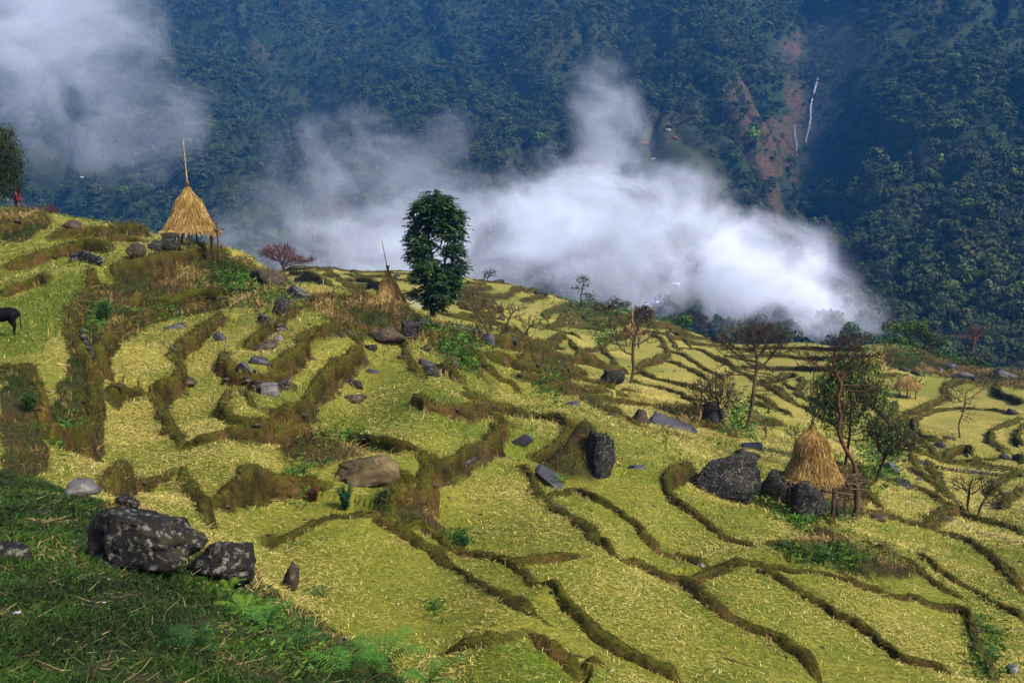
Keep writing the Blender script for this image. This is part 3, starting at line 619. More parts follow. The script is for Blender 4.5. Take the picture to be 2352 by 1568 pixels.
for bi_, (W, h, lip) in enumerate(BANKS):
    ym = W[:, 1].mean(); sg = BDIR[bi_]
    if ym < 13: continue
    L = np.concatenate([[0], np.cumsum(np.linalg.norm(np.diff(W, axis=0), axis=1))]); stp = np.clip(.0042*ym, .07, .7); n = max(6, int(L[-1]/stp)); d = np.linspace(0, L[-1], n)
    P = np.column_stack([np.interp(d, L, W[:, 0]), np.interp(d, L, W[:, 1])])
    for _ in range(2): P[1:-1] = P[1:-1]*.5+.25*(P[2:]+P[:-2])
    Tn = np.gradient(P, axis=0); Tn /= np.linalg.norm(Tn, axis=1)[:, None]+1e-9; N = np.column_stack([-Tn[:, 1], Tn[:, 0]])*sg
    kh = np.clip(ym/48, .62, 1.3); lp = (.10+.30*lip)*np.clip(ym/40, .82, 1.6)*np.clip(.92+1.0*fbm2(d/(2.2*kh), d*0+bi_*3.3, 4, 41), .3, 1.7)
    kw = np.clip(1+.9*fbm2(d/(3.0*kh), d*0+bi_*7.1, 3, 45), .6, 1.6)
    P = P+N*(fbm2(d/(.9*kh), d*0+bi_*1.7, 3, 42)*.10*kh)[:, None]
    ed = np.clip(np.minimum(d, L[-1]-d)/(.8*kh), 0, 1)**.6
    U = P+N*.42*kh; Dn = P-N*.34*kh; zU = zat(U[:, 0], U[:, 1]); zD = zat(Dn[:, 0], Dn[:, 1]); zM = zat(P[:, 0], P[:, 1])
    hi = np.maximum(zU, zD); zU_ = np.where(zU > zD, zU, zD*.5+zU*.5)
    S = np.array([-.36, -.25, -.17, -.09, .02, .13, .22, .31, .42])*kh
    fo = zD; Zs = [fo-.12*kh, fo+.02, fo*.5+(zU_+lp)*.5, zU_+lp*.93, zU_+lp*1.06, zU_+lp*.97, zU_+lp*.55, zU+.015, zU-.10*kh]
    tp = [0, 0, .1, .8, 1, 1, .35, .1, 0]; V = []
    for q, (s_q, z_q) in enumerate(zip(S, Zs)):
        jx = fbm2(d/(.35*kh), d*0+q*2.3+bi_, 2, 43)*.05*kh; XY = P+N*((s_q*kw+jx)*(.35+.65*ed))[:, None]
        base = zat(XY[:, 0], XY[:, 1]); z = base*(1-ed)+z_q*ed-(1-ed)*.05+fbm2(d/(.3*kh), d*0+q*5.1+bi_, 2, 44)*.045*kh*(1 if 1 < q < 7 else .3); V.append(np.column_stack([XY, z]))
    V = np.stack(V, 1); i = np.arange(n-1)[:, None]*9; j = np.arange(8)[None]; Q = np.stack([i+j, i+j+1, i+10+j, i+9+j], -1).reshape(-1, 4)
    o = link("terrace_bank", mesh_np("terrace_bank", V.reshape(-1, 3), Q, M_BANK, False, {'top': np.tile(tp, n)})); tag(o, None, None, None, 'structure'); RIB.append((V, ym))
# ---------------------------------------------------------------- the mountain across the valley
MC = """-700 640 620|-700 400 900|-700 150 1150|-700 -150 1500|-700 -600 2100|0 640 620|0 400 900|0 200 1120|0 0 1380|0 -300 1750|0 -700 2200|
400 700 560|400 560 690|400 400 860|400 200 1120|400 0 1400|400 -300 1800|400 -700 2200|800 760 520|800 600 650|800 400 880|800 200 1150|800 0 1420|800 -300 1800|800 -700 2200|
1200 780 480|1200 650 580|1200 500 710|1200 300 950|1200 100 1220|1200 -200 1600|1200 -700 2100|1500 790 430|1500 700 500|1500 600 580|1500 450 700|1500 300 850|1500 100 1080|1500 -200 1400|1500 -600 1900|
1680 800 420|1700 650 520|1700 450 640|1700 300 790|1700 100 980|1700 -200 1300|1700 -600 1800|1790 640 560|1800 500 660|1790 250 880|1790 80 1060|
1870 720 520|1870 600 720|1870 400 900|1870 300 960|1870 180 1000|1870 60 1150|1870 -200 1450|1870 -600 1900|2000 840 330|2000 700 450|2000 550 560|2000 400 680|2000 200 880|2000 0 1080|2000 -300 1400|2000 -600 1700|
2200 900 300|2200 750 370|2200 600 460|2200 400 610|2200 200 790|2200 0 980|2200 -300 1300|2200 -600 1600|2400 900 300|2400 750 360|2400 600 440|2400 400 580|2400 200 750|2400 0 930|2400 -300 1200|2400 -600 1500|
3100 950 300|3100 700 380|3100 400 540|3100 0 850|3100 -300 1100|3100 -600 1400"""
mp_ = np.array([[float(q) for q in s.split()] for s in MC.replace('\n', '').split('|')])
ma, me_ = ray(mp_[:, 0], mp_[:, 1]); ml = np.log(mp_[:, 2])
XM = np.column_stack([ma*2.2, ml]); cM = tps_fit(XM, me_, 1e-3)
HA = np.concatenate([np.linspace(-1.0, -.56, 60)[:-1], np.linspace(-.56, .56, 400), np.linspace(.56, 1.0, 60)[1:]]); HL = np.linspace(math.log(285), math.log(2300), 380)
hA, hL = np.meshgrid(HA, HL, indexing='ij'); hY = np.exp(hL); hX = hA*hY
hE = tps_eval(XM, cM, np.column_stack([np.clip(hA.ravel(), -.75, .85)*2.2, hL.ravel()])).reshape(hA.shape)
hZ = hE*hY
# gullies that run down the slope, ribs between them
wob_ = fbm2(hX/220, hY/300, 3, 71)
skew = -np.tanh((hA-.27)*7)*(hL-6.7); g1 = 1-np.abs(noise2(hA*15+skew*5.5+wob_*2.6+2, hL*1.6, 72))*2; g2 = 1-np.abs(noise2(hA*37+skew*10+wob_*4.5, hL*3.2+4, 73))*2
amp = sstep(math.log(330), math.log(600), hL)
hZ -= amp*(34*np.clip(g1, 0, 1)**2*(hY/900)+13*np.clip(g2, 0, 1)**2*(hY/900))
hZ += amp*fbm2(hX/130, hY/130, 4, 74)*26*(hY/900)+fbm2(hX/22, hY/22, 3, 75)*2.2
# masks: ravine rock round the waterfall, open grass and fields on the spur
hu = 1176+hA*F_PX; c_, s_ = math.cos(PITCH), math.sin(PITCH)
def proj(P):
    P = np.asarray(P, float).reshape(-1, 3); zc = P[:, 1]*c_-P[:, 2]*s_; yc = P[:, 1]*s_+P[:, 2]*c_
    return 1176+P[:, 0]/zc*F_PX, 784-yc/zc*F_PX
hE = hZ/hY
def mhit(u, v):
    u = np.atleast_1d(np.asarray(u, float)); v = np.atleast_1d(np.asarray(v, float)); a, e = ray(u, v)
    i = np.clip(np.searchsorted(HA, a)-1, 0, len(HA)-2); fx = ((a-HA[i])/(HA[i+1]-HA[i]))[:, None]
    col = hE[i]*(1-fx)+hE[i+1]*fx; up = col >= e[:, None]; up[:, -1] = True; j = up.argmax(1); r = np.arange(len(u)); j0 = np.maximum(j-1, 0)
    d = col[r, j]-col[r, j0]; t = np.clip((e-col[r, j0])/np.where(np.abs(d) > 1e-9, d, 1), 0, 1); L = HL[j0]+(HL[j]-HL[j0])*t; Y = np.exp(L)
    return np.column_stack([a*Y, Y, (col[r, j0]+d*t)*Y])
def mz(x, y): return bil(HA, HL, np.asarray(x)/np.asarray(y), np.log(y), hE)*np.asarray(y)
def mpoly(s, soft=.012):
    p = np.array([[float(q) for q in t.split(',')] for t in s.split()]); H = mhit(p[:, 0], p[:, 1]); P = np.column_stack([H[:, 0]/H[:, 1], np.log(H[:, 1])])
    return inpoly(P, hA.ravel()+wob_.ravel()*soft, hL.ravel()+g2.ravel()*.02).reshape(hA.shape).astype(float)
ROCK = np.maximum.reduce([mpoly("1700,150 1760,230 1810,330 1800,420 1790,520 1760,430 1710,350 1660,250"), mpoly("1790,90 1850,80 1870,130 1830,160 1790,140"), mpoly("1800,200 1850,180 1860,330 1830,460 1800,380"), mpoly("1730,470 1790,480 1790,560 1770,590 1740,520"), mpoly("1300,400 1350,320 1370,340 1330,430")])
WET = mpoly("1850,170 1930,190 1960,300 1900,380 1860,430 1830,380 1850,280")
FIELD = np.maximum.reduce([mpoly("1340,380 1480,270 1600,300 1660,380 1700,480 1680,620 1660,760 1380,760 1360,600"), mpoly("1500,120 1570,80 1600,180 1520,200"), mpoly("1190,330 1230,280 1280,290 1270,330"), mpoly("60,330 180,310 300,380 180,420 60,420"), mpoly("530,480 640,440 640,500 560,520")])
def blur(M, n):
    for _ in range(n):
        M = (M+np.roll(M, 1, 0)+np.roll(M, -1, 0)+np.roll(M, 1, 1)+np.roll(M, -1, 1))/5
    return M
ROCK = blur(ROCK, 9); WET = blur(WET, 10); FIELD = blur(FIELD, 7)
hZ += ROCK*(np.abs(fbm2(hX/14, hY/26, 4, 77))*9-1.5)+WET*fbm2(hX/9, hY/12, 3, 78)*3; hE = hZ/hY
def mountain_material():
    T = NT("mountain_slope"); p = T.pos(); rock = T.attr('rock'); field = T.attr('field'); wet = T.attr('wet')
    n1 = T.noise(.05, p, 6, .65); n2 = T.noise(.35, p, 5, .7); n3 = T.noise(.012, p, 4, .6)
    under = T.mix(T.ramp(n2, [(.35, 0.0), (.65, 1.0)]), (.004, .009, .004), (.014, .026, .008))
    dry = T.mix(T.ramp(n2, [(.35, 0.0), (.65, 1.0)]), (.018, .013, .007), (.034, .030, .010))
    c = T.mix(T.math('MULTIPLY', T.ramp(n3, [(.50, 0.0), (.66, 1.0)]), .8), under, dry)
    # stepped fields on the spur: thin level lines
    sep = T.n("SeparateXYZ"); T.set(sep.inputs[0], p)
    z = T.math('ADD', sep.outputs[2], T.math('MULTIPLY', n1, 14.0)); fr = T.math('FRACT', T.math('MULTIPLY', z, .36))
    ff = T.mix(T.ramp(fr, [(.0, 0.0), (.22, 1.0)]), (.010, .012, .004), T.mix(T.ramp(n1, [(.4, 0.0), (.6, 1.0)]), (.014, .022, .006), (.026, .026, .010)))
    c = T.mix(T.math('MULTIPLY', field, .8), c, ff)
    rk = T.mix(T.ramp(n2, [(.35, 0.0), (.62, 1.0)]), (.016, .010, .006), (.060, .036, .020))
    c = T.mix(T.ramp(T.math('MULTIPLY', rock, T.math('ADD', T.math('MULTIPLY', n1, 1.7), -.30)), [(.30, 0.0), (.62, 1.0)]), c, rk)
    c = T.mix(T.math('MULTIPLY', wet, .85), c, T.mix(T.ramp(n2, [(.4, 0.0), (.7, 1.0)]), (.003, .004, .007), (.02, .02, .026)))
    return T.finish(c, .9, .1, T.bump(n2, 2.0, .8))
hV = np.stack([hX, hY, hZ], -1).reshape(-1, 3); NB = len(HL); i = np.arange(len(HA)-1)[:, None]*NB; j = np.arange(NB-1)[None]
me = mesh_np("mountain", hV, np.stack([i+j, i+NB+j, i+NB+j+1, i+j+1], -1).reshape(-1, 4), mountain_material(), True, {'rock': ROCK.ravel(), 'field': FIELD.ravel(), 'wet': WET.ravel()})
MOUNTAIN = tag(link("mountain", me), 'steep forested mountainside across the valley with gullies and bare rock', None, None, 'structure')
# ---------------------------------------------------------------- forest on the mountain
def forest_leaf_material():
    T = NT("forest_leaf"); r = T.rnd(); t = T.attr('tint')
    c = T.ramp(r, [(0, (.006, .016, .006)), (.38, (.010, .026, .008)), (.62, (.017, .034, .010)), (.80, (.042, .062, .012)), (.90, (.044, .036, .014)), (.945, (.034, .054, .040)), (.985, (.075, .13, .012))], 'LINEAR')
    big = T.noise(.011, T.pos(), 4, .6); c = T.mix(T.ramp(big, [(.36, 0.0), (.66, 1.0)]), T.mix(.45, c, (.001, .006, .006)), T.mix(.35, c, (.05, .055, .010)))
    c = T.mix(t, T.mix(.72, c, (0, .001, .003)), T.mix(.30, c, T.mix(.5, c, (.10, .14, .02))))  # tint paints lit crown tops and shaded undersides into the leaf colour
    return T.finish(c, .8, .15, None, .2)
M_FLEAF = forest_leaf_material()
M_FBARK = simple_mat("forest_bark", (.03, .026, .02), (.10, .09, .075), 2.0)
def crown_mesh(name, n, w, h, base, seed, lobes, leaf=1.0, mat=None):
    """a crown of leaf clumps round several lobes, on a pale trunk; one unit = one metre"""
    g = np.random.default_rng(seed); mb = MB()
    L = []
    for k in range(lobes):
        th = g.uniform(0, 2*math.pi); rr = g.uniform(.1, .62)*w; L.append((rr*math.cos(th), rr*math.sin(th), base+h*g.uniform(.25, .85), w*g.uniform(.34, .6), h*g.uniform(.18, .34)))
    L.append((0, 0, base+h*.72, w*.55, h*.3))
    for k in range(n):
        lx, ly, lz, lw, lh = L[g.integers(len(L))]
        d = g.normal(size=3); d /= np.linalg.norm(d); d[2] = abs(d[2])*.9-.12 if g.random() < .8 else d[2]
        rr = g.uniform(.55, 1.08); c = np.array([lx+d[0]*lw*rr, ly+d[1]*lw*rr, lz+d[2]*lh*rr]); s = leaf*g.uniform(.45, 1.0)
        nrm = d+g.normal(size=3)*.55; nrm /= np.linalg.norm(nrm); a = np.cross(nrm, [.3, .2, 1]); a /= np.linalg.norm(a)+1e-6; b = np.cross(nrm, a)
        q = np.array([c-a*s*g.uniform(.7, 1.2)-b*s*.4, c+a*s*.3-b*s*g.uniform(.7, 1.1), c+a*s*g.uniform(.7, 1.2)+b*s*.3, c-a*s*.2+b*s*g.uniform(.7, 1.2)]); q += g.normal(size=(4, 3))*s*.14
        mb.add(q, None, [(0, 1, 2, 3)], np.clip(.5+.38*d[2]+g.uniform(-.3, .3), 0, 1))  # clump tint carries painted top light and underside shade, plus random tone
    crown = mb.mesh(name, mat or M_FLEAF)
    tb = MB(); tube(tb, [(0, 0, -1.5), (.1*w*g.uniform(-1, 1), .1*w*g.uniform(-1, 1), base+h*.3), (0, 0, base+h*.75)], [w*.055, w*.042, w*.015], 5)
    for k in range(3):
        lx, ly, lz, lw, lh = L[k % len(L)]; tube(tb, [(0, 0, base+h*.1), (lx*.6, ly*.6, lz-lh*.6), (lx, ly, lz)], [w*.03, w*.02, w*.008], 4)
    return crown, tb.mesh("trunk", M_FBARK)
FSPEC = [(110, 4.2, 7.0, 2.0, 4, 1.15), (110, 5.2, 6.0, 2.6, 5, 1.25), (90, 3.2, 8.5, 2.6, 4, 1.0), (120, 5.8, 7.0, 4.0, 6, 1.35), (80, 3.0, 5.0, 1.2, 3, .95), (70, 3.6, 7.5, 5.0, 3, 1.0)]
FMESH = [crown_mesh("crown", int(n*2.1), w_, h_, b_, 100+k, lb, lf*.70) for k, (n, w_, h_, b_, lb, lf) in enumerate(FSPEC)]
# where trees stand
area = np.zeros_like(hY); area[:-1, :-1] = (np.diff(HA)[:, None]*hY[:-1, :-1])*(np.diff(np.exp(HL))[None])
area *= np.sqrt(1+np.clip(np.gradient(hZ, axis=1)/np.gradient(hY, axis=1), -2, 2)**2)
cl = fbm2(hX/70, hY/70, 3, 81)
wt = area*(1-.955*FIELD)*np.clip(1-1.1*ROCK, .12, 1)*(1-.7*WET)*np.clip(.9+1.0*cl, .35, 1.6)*(np.abs(hA) < .64)/np.clip(hY/700, .5, 1.1)
pr = (wt/wt.sum()).ravel(); NB_ = 92000; NT_ = 150000; ci = None
w2 = area*(np.abs(hA) < .64)*(1-.75*FIELD)*(1-.8*ROCK); w2 = (w2/w2.sum()).ravel(); ci = np.concatenate([RNG.choice(len(pr), NB_, p=pr), RNG.choice(len(pr), NT_-NB_, p=w2)]); ai, bi = np.unravel_index(ci, hY.shape)
fa = HA[ai]+RNG.uniform(0, 1, NT_)*.0024; fl = HL[bi]+RNG.uniform(0, 1, NT_)*(HL[1]-HL[0]); fY = np.exp(fl); fX = fa*fY; fZ = mz(fX, fY)
fS = np.clip(RNG.lognormal(-.12, .32, NT_), .45, 1.9)*.95; fS[NB_:] *= .42; fI = RNG.integers(0, 6, NT_); fR = RNG.uniform(0, 6.28, NT_)
pu, pv = proj(np.column_stack([fX, fY, fZ]))
# the 300 that show largest stand as trees of their own
inview = (pu > 0) & (pu < 2352) & (pv > 5) & (pv < 860)
gz = np.array([((E_now[np.clip(np.searchsorted(GA, a)-1, 0, NA-2)][GL < math.log(260)]).max()) for a in fa[:]]) if False else None
colmax = E_now[:, GL < math.log(270)].max(1); vis = fZ/fY+4*fS/fY > colmax[np.clip(np.searchsorted(GA, fa), 0, NA-1)]
order = np.argsort(-(fS/fY)*inview*vis); solo = order[:285]
keep = np.ones(NT_, bool); keep[solo] = False
src = bpy.data.collections.new("forest_kinds")
for k, (cm, tm) in enumerate(FMESH):
    # one joined mesh per kind for the far forest
    b = bmesh.new(); b.from_mesh(cm); nf = len(b.faces); b.from_mesh(tm)
    b.faces.ensure_lookup_table()
    for q in range(nf, len(b.faces)): b.faces[q].material_index = 1
    m = bpy.data.meshes.new("forest_tree_kind"); b.to_mesh(m); b.free(); m.materials.append(M_FLEAF); m.materials.append(M_FBARK)
    o = bpy.data.objects.new("k%02d" % k, m); src.objects.link(o)
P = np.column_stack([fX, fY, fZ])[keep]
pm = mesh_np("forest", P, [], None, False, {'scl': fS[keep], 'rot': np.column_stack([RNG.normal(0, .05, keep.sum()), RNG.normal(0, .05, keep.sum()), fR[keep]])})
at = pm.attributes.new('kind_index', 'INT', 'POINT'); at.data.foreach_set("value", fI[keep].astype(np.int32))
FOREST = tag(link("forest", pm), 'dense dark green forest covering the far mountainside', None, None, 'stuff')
ng = bpy.data.node_groups.new("forest_trees", 'GeometryNodeTree')
ng.interface.new_socket("Geometry", in_out='INPUT', socket_type='NodeSocketGeometry'); ng.interface.new_socket("Geometry", in_out='OUTPUT', socket_type='NodeSocketGeometry')
gi = ng.nodes.new('NodeGroupInput'); go = ng.nodes.new('NodeGroupOutput'); ip = ng.nodes.new('GeometryNodeInstanceOnPoints'); cinf = ng.nodes.new('GeometryNodeCollectionInfo')
cinf.inputs['Collection'].default_value = src; cinf.inputs['Separate Children'].default_value = True; cinf.inputs['Reset Children'].default_value = True
def named(nm, ty):
    a = ng.nodes.new('GeometryNodeInputNamedAttribute'); a.data_type = ty; a.inputs[0].default_value = nm; return [o for o in a.outputs if o.enabled][0]
ng.links.new(gi.outputs[0], ip.inputs['Points']); ng.links.new(cinf.outputs[0], ip.inputs['Instance']); ip.inputs['Pick Instance'].default_value = True
ng.links.new(named('kind_index', 'INT'), ip.inputs['Instance Index']); ng.links.new(named('rot', 'FLOAT_VECTOR'), ip.inputs['Rotation']); ng.links.new(named('scl', 'FLOAT'), ip.inputs['Scale'])
ng.links.new(ip.outputs[0], go.inputs[0]); FOREST.modifiers.new("trees", 'NODES').node_group = ng
def solo_tree(k, loc, s, rz, label, group, mesh=None, name="forest_tree"):
    cm, tm = mesh or FMESH[k]
    t = empty(name, loc, rz, label, 'tree', group); t.scale = (s, s, s)
    link("crown", cm, t); link("trunk", tm, t); return t
for q in solo:
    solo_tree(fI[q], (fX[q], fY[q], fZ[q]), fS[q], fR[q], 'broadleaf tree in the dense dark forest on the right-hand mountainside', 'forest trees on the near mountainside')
# a few that stand out by their fresh green
M_FRESH = simple_mat("fresh_leaf", (.035, .075, .006), (.075, .15, .010), .8, trans=.25, tint=.8, space='obj')
M_OLIVE = simple_mat("olive_leaf", (.035, .045, .008), (.085, .085, .016), .8, trans=.25, tint=.8, space='obj')
FRESH = [crown_mesh("crown", 150, 4.6, 6.0, 2.4, 301, 6, .95, M_FRESH), crown_mesh("crown", 120, 3.6, 6.5, 2.4, 302, 5, .85, M_FRESH), crown_mesh("crown", 120, 4.2, 5.5, 2.0, 303, 5, .9, M_OLIVE)]
for u, v, s, k, lb in [(1736,345,2.2,0,'tall bright green tree with a pale trunk left of the waterfall'), (1786,372,1.3,1,'smaller bright green tree at the right edge of the rocky spur'), (2082,250,1.3,1,'bright green tree high on the right-hand slope'),
    (2152,392,1.25,0,'light green round tree halfway up the right-hand slope'), (1952,458,.75,1,'small vivid green tree near the foot of the ravine'), (2012,552,.95,0,'vivid green bush-like tree on the lower right slope'),
    (2108,562,.95,0,'vivid green spreading tree in the middle of the lower right slope'), (2170,525,.9,1,'fresh green tree right of the vivid spreading one'), (2105,525,1.1,2,'yellow green tree above the vivid spreading one'),
    (2300,605,1.0,1,'tall light green tree near the right edge of the forest'), (2095,705,1.35,2,'pale yellow green tree low on the slope behind the flat-topped tree'), (1886,350,.85,2,'olive tree just right of the lower waterfall'), (1500,205,.8,0,'lone green tree in the clearing below the high fields'),
    (2300,330,1.0,2,'olive tree high near the right edge of the slope'), (1946,540,.85,1,'green double-crowned tree beside the fog edge')]:
    p = mhit(u, v)[0]; solo_tree(0, p, s*.9, u*.37, lb, None, FRESH[k])
# ---------------------------------------------------------------- air and cloud
def volume_mat(name, density, color, aniso=0.0):
    T = NT(name); v = T.n("VolumePrincipled"); v.inputs['Color'].default_value = color+(1,)
    v.inputs['Anisotropy'].default_value = aniso; T.set(v.inputs['Density'], density)
    T.t.links.new(v.outputs[0], T.out.inputs['Volume']); return T.m
HZ_D = 0.00008
ZT = float(hZ.max())+12; ZB = float(min(hZ.min(), gZ.min()))-1.0
mb = MB(); box(mb, (0, 1150, (ZT+ZB)/2), (5200, 2600, ZT-ZB)); hz = mb.build("haze", volume_mat("haze_air", HZ_D, (.07, .36, 1.0)))
tag(hz, 'pale blue haze filling the whole valley between terraces and mountain', None, None, 'stuff')
def cloud_mat(name, dens, seed, cell=70.0, cover=.22, wisp=3.9):
    T = NT(name); o = T.obj(); p = T.pos()
    ln = T.n("VectorMath", operation='LENGTH'); T.set(ln.inputs[0], o); r = ln.outputs['Value']
    fall = T.math('SUBTRACT', 1.0, T.math('POWER', r, 1.5), clamp=True)
    mpn = T.n("Mapping"); T.set(mpn.inputs[0], p); mpn.inputs['Location'].default_value = (seed*37.7, seed*11.3, seed*53.1)
    mpn.inputs['Scale'].default_value = (1/cell, .7/cell, 1.25/cell)
    n = T.noise(1.0, mpn.outputs[0], 8, .66, .8)
    d = T.math('ADD', T.math('SUBTRACT', fall, cover), T.math('MULTIPLY', T.math('SUBTRACT', n, .5), wisp))
    d = T.math('MULTIPLY', d, 1.6, clamp=True); d = T.math('MULTIPLY', d, d)
    e = T.math('MULTIPLY', T.math('SUBTRACT', 1.0, r, clamp=True), 4.0, clamp=True)
    d = T.math('MULTIPLY', T.math('MULTIPLY', d, e), dens)
    v = T.n("VolumePrincipled"); v.inputs['Color'].default_value = (.82, .86, 1.0, 1)
    T.set(v.inputs['Density'], d); T.t.links.new(v.outputs[0], T.out.inputs['Volume']); return T.m
def at_px(u, v, Y):
    a, e = ray(u, v); return (float(a)*Y, Y, float(e)*Y)
_bm = bmesh.new(); bmesh.ops.create_icosphere(_bm, subdivisions=3, radius=1.0); CLM = bpy.data.meshes.new("fog_bank"); _bm.to_mesh(CLM); _bm.free()
# centre px, distance, half width px, half height px, half depth m, density, tilt degrees
FOG = [(1040,560,440,400,190,80,.040,-6),(1420,540,430,380,250,80,.050,10),(1740,640,400,330,200,75,.085,30),(760,560,450,330,170,80,.022,0),(1395,290,560,220,110,70,.030,80),
       (880,400,600,330,170,90,.014,20),(150,110,800,280,290,140,.013,40),(310,320,720,130,230,100,.014,62),(60,40,900,330,260,140,.009,0),(1180,640,370,380,120,60,.012,0),(1880,110,880,200,90,60,.0012,0),(1920,740,360,190,110,50,.040,20),(150,330,800,260,90,80,.006,0),(1240,470,430,120,150,40,.016,-40),(640,470,470,150,130,50,.010,50),(1560,470,420,150,130,50,.014,60),(1010,330,600,90,130,50,.010,50)]
for k, (u, v, Y, rx, rz_, dy, dn, tilt) in enumerate(FOG):
    m = CLM.copy(); m.materials.append(cloud_mat("cloud_vapour", dn*.22, k+1, 38.0*Y/450)); o = link("fog_bank", m)
    o.location = at_px(u, v, Y); o.scale = (rx*Y/F_PX, dy, rz_*Y/F_PX); o.rotation_euler = (0, math.radians(tilt), 0)
    tag(o, None, None, None, 'stuff')
# ---------------------------------------------------------------- straw, grass and weeds on the ground
cellA = np.zeros_like(gZ); cellA[:-1, :-1] = np.diff(GA)[:, None]*gY[:-1, :-1]*np.diff(np.exp(GL))[None]
INF = (np.abs(gA) < .60)
def pick(n, wgt):
    w_ = (wgt*cellA).ravel(); w_ = w_/w_.sum(); k = RNG.choice(len(w_), n, p=w_); i, j = np.unravel_index(k, gZ.shape)
    a = GA[i]+RNG.uniform(0, 1, n)*(GA[np.minimum(i+1, NA-1)]-GA[i]); l = GL[j]+RNG.uniform(0, 1, n)*(GL[np.minimum(j+1, NL-1)]-GL[j]); y = np.exp(l); x = a*y
    return np.column_stack([x, y, zat(x, y)])
def blades(P, D, Ln, W, tint, bend=None, flat=False):
    """narrow leaf strips: root P, direction D, length, width; one quad each, two when bent"""
    n = len(P); D = D/np.linalg.norm(D, axis=1)[:, None]; r = RNG.normal(size=(n, 3))
    if flat: r = np.tile([0, 0, 1.0], (n, 1))
    S = np.cross(D, r); S /= np.linalg.norm(S, axis=1)[:, None]+1e-9; S *= (W/2)[:, None]
    E1 = P+D*Ln[:, None]
    if bend is None:
        V = np.stack([P-S, P+S, E1+S*.4, E1-S*.4], 1); k = 4; base = np.arange(n)[:, None]*4; Q = base+np.array([0, 1, 2, 3])
        return V.reshape(-1, 3), Q, np.repeat(tint, 4)
    Mi = P+D*(Ln*.55)[:, None]; E2 = E1+bend
    V = np.stack([P-S, P+S, Mi+S*.9, Mi-S*.9, E2+S*.25, E2-S*.25], 1); base = np.arange(n)[:, None]*6
    Q = np.concatenate([base+np.array([0, 1, 2, 3]), base+np.array([3, 2, 4, 5])])
    return V.reshape(-1, 3), Q, np.repeat(tint, 6)
def blade_mat(name, stops, trans=.2):
    T = NT(name); c = T.ramp(T.attr('tint'), stops); return T.finish(c, .75, .15, None, trans)
def cover(name, parts, mat, label):
    V = []; Q = []; A = []; n = 0
    for v, q, a in parts: V.append(v); Q.append(q+n); A.append(a); n += len(v)
    return tag(link(name, mesh_np(name, np.concatenate(V), np.concatenate(Q), mat, False, {'tint': np.concatenate(A)})), label, None, None, 'stuff')
def updir(n, spread): D = RNG.normal(size=(n, 3))*spread; D[:, 2] = 1; return D
OPEN = np.clip(1-MASK*1.4, 0, 1)*np.clip(1-SCM, 0, 1)*(1-LUSH)*INF
dry = np.clip(.25+1.5*(fbm2(gX/2.4, gY/3.2, 3, 91)+.25), .16, 1.6)*np.clip(1.15-GREEN, .25, 1)
# cut straw lying on the fields
n = 125000; P = pick(n, OPEN*dry*(.75+.6*PALE)*(gY > 11)*(gY < 95)/gY**1.75)
th = RNG.uniform(0, math.pi*2, n); D = np.column_stack([np.cos(th), np.sin(th), RNG.normal(.06, .14, n)]); sc_ = np.clip(P[:, 1]/22, .75, 3.0)
P[:, 2] += .015+.02*sc_*RNG.uniform(0, 1, n)
st = blades(P, D, RNG.uniform(.07, .19, n)*sc_, RNG.uniform(.011, .020, n)*sc_, np.clip(RNG.beta(2, 2, n), 0, 1), flat=True)
cover("straw_litter", [st], blade_mat("straw", [(0, (.085, .070, .012)), (.35, (.19, .15, .032)), (.75, (.34, .275, .075)), (1, (.52, .45, .18))], .1), 'pale cut rice straw scattered over the terrace fields')
# short green regrowth between the straw
n = 78000; P = pick(n, OPEN*np.clip(.35+GREEN+.8*fbm2(gX/1.7, gY/1.7, 3, 92), .08, 2)*(gY > 9)*(gY < 75)/gY**1.6); sc_ = np.clip(P[:, 1]/20, .8, 2.6)
g1_ = blades(P, updir(n, .55), RNG.uniform(.035, .10, n)*sc_, RNG.uniform(.009, .018, n)*sc_, RNG.uniform(0, 1, n))
cover("field_grass", [g1_], blade_mat("field_green", [(0, (.020, .040, .002)), (.5, (.055, .085, .004)), (.85, (.095, .125, .007)), (1, (.17, .17, .02))], .3), 'short yellow green grass growing through the stubble fields')
# rough growth on the banks: moss, dead grass, hanging stems
Pb = []; Db = []
for V_, ym in RIB:
    if ym > 140: continue
    nn = len(V_); Lr_ = np.linalg.norm(np.diff(V_[:, 4], axis=0), axis=1).sum(); m = int(np.clip(Lr_*4200/max(ym, 14)**1.12, 20, 4000)); i_ = RNG.uniform(0, nn-1.001, m); q_ = RNG.uniform(1, 7.99, m); a_ = i_.astype(int); b_ = q_.astype(int); fa_ = (i_-a_)[:, None]; fb_ = (q_-b_)[:, None]
    Pb.append((V_[a_, b_]*(1-fa_)+V_[a_+1, b_]*fa_)*(1-fb_)+(V_[a_, b_+1]*(1-fa_)+V_[a_+1, b_+1]*fa_)*fb_)
    nrm = np.cross(V_[a_+1, b_]-V_[a_, b_], V_[a_, b_+1]-V_[a_, b_]); nrm /= np.linalg.norm(nrm, axis=1)[:, None]+1e-9; nrm *= np.sign(nrm[:, 2:3]+1e-6); Db.append(nrm)
P = np.vstack(Pb); Dn_ = np.vstack(Db); ok = np.abs(P[:, 0]/P[:, 1]) < .57; P = P[ok]; Dn_ = Dn_[ok]; n = len(P); sc_ = np.clip(P[:, 1]/26, .6, 2.6); D = Dn_*.8+RNG.normal(size=(n, 3))*.55+np.array([0, 0, .15])
b1 = blades(P, D, RNG.gamma(3, .034, n)*sc_, RNG.uniform(.008, .017, n)*sc_, np.clip(.38+.5*fbm2(P[:, 0]/1.3, P[:, 1]/1.3, 3, 96)+RNG.normal(0, .30, n), 0, 1))
print("bank blades", n)
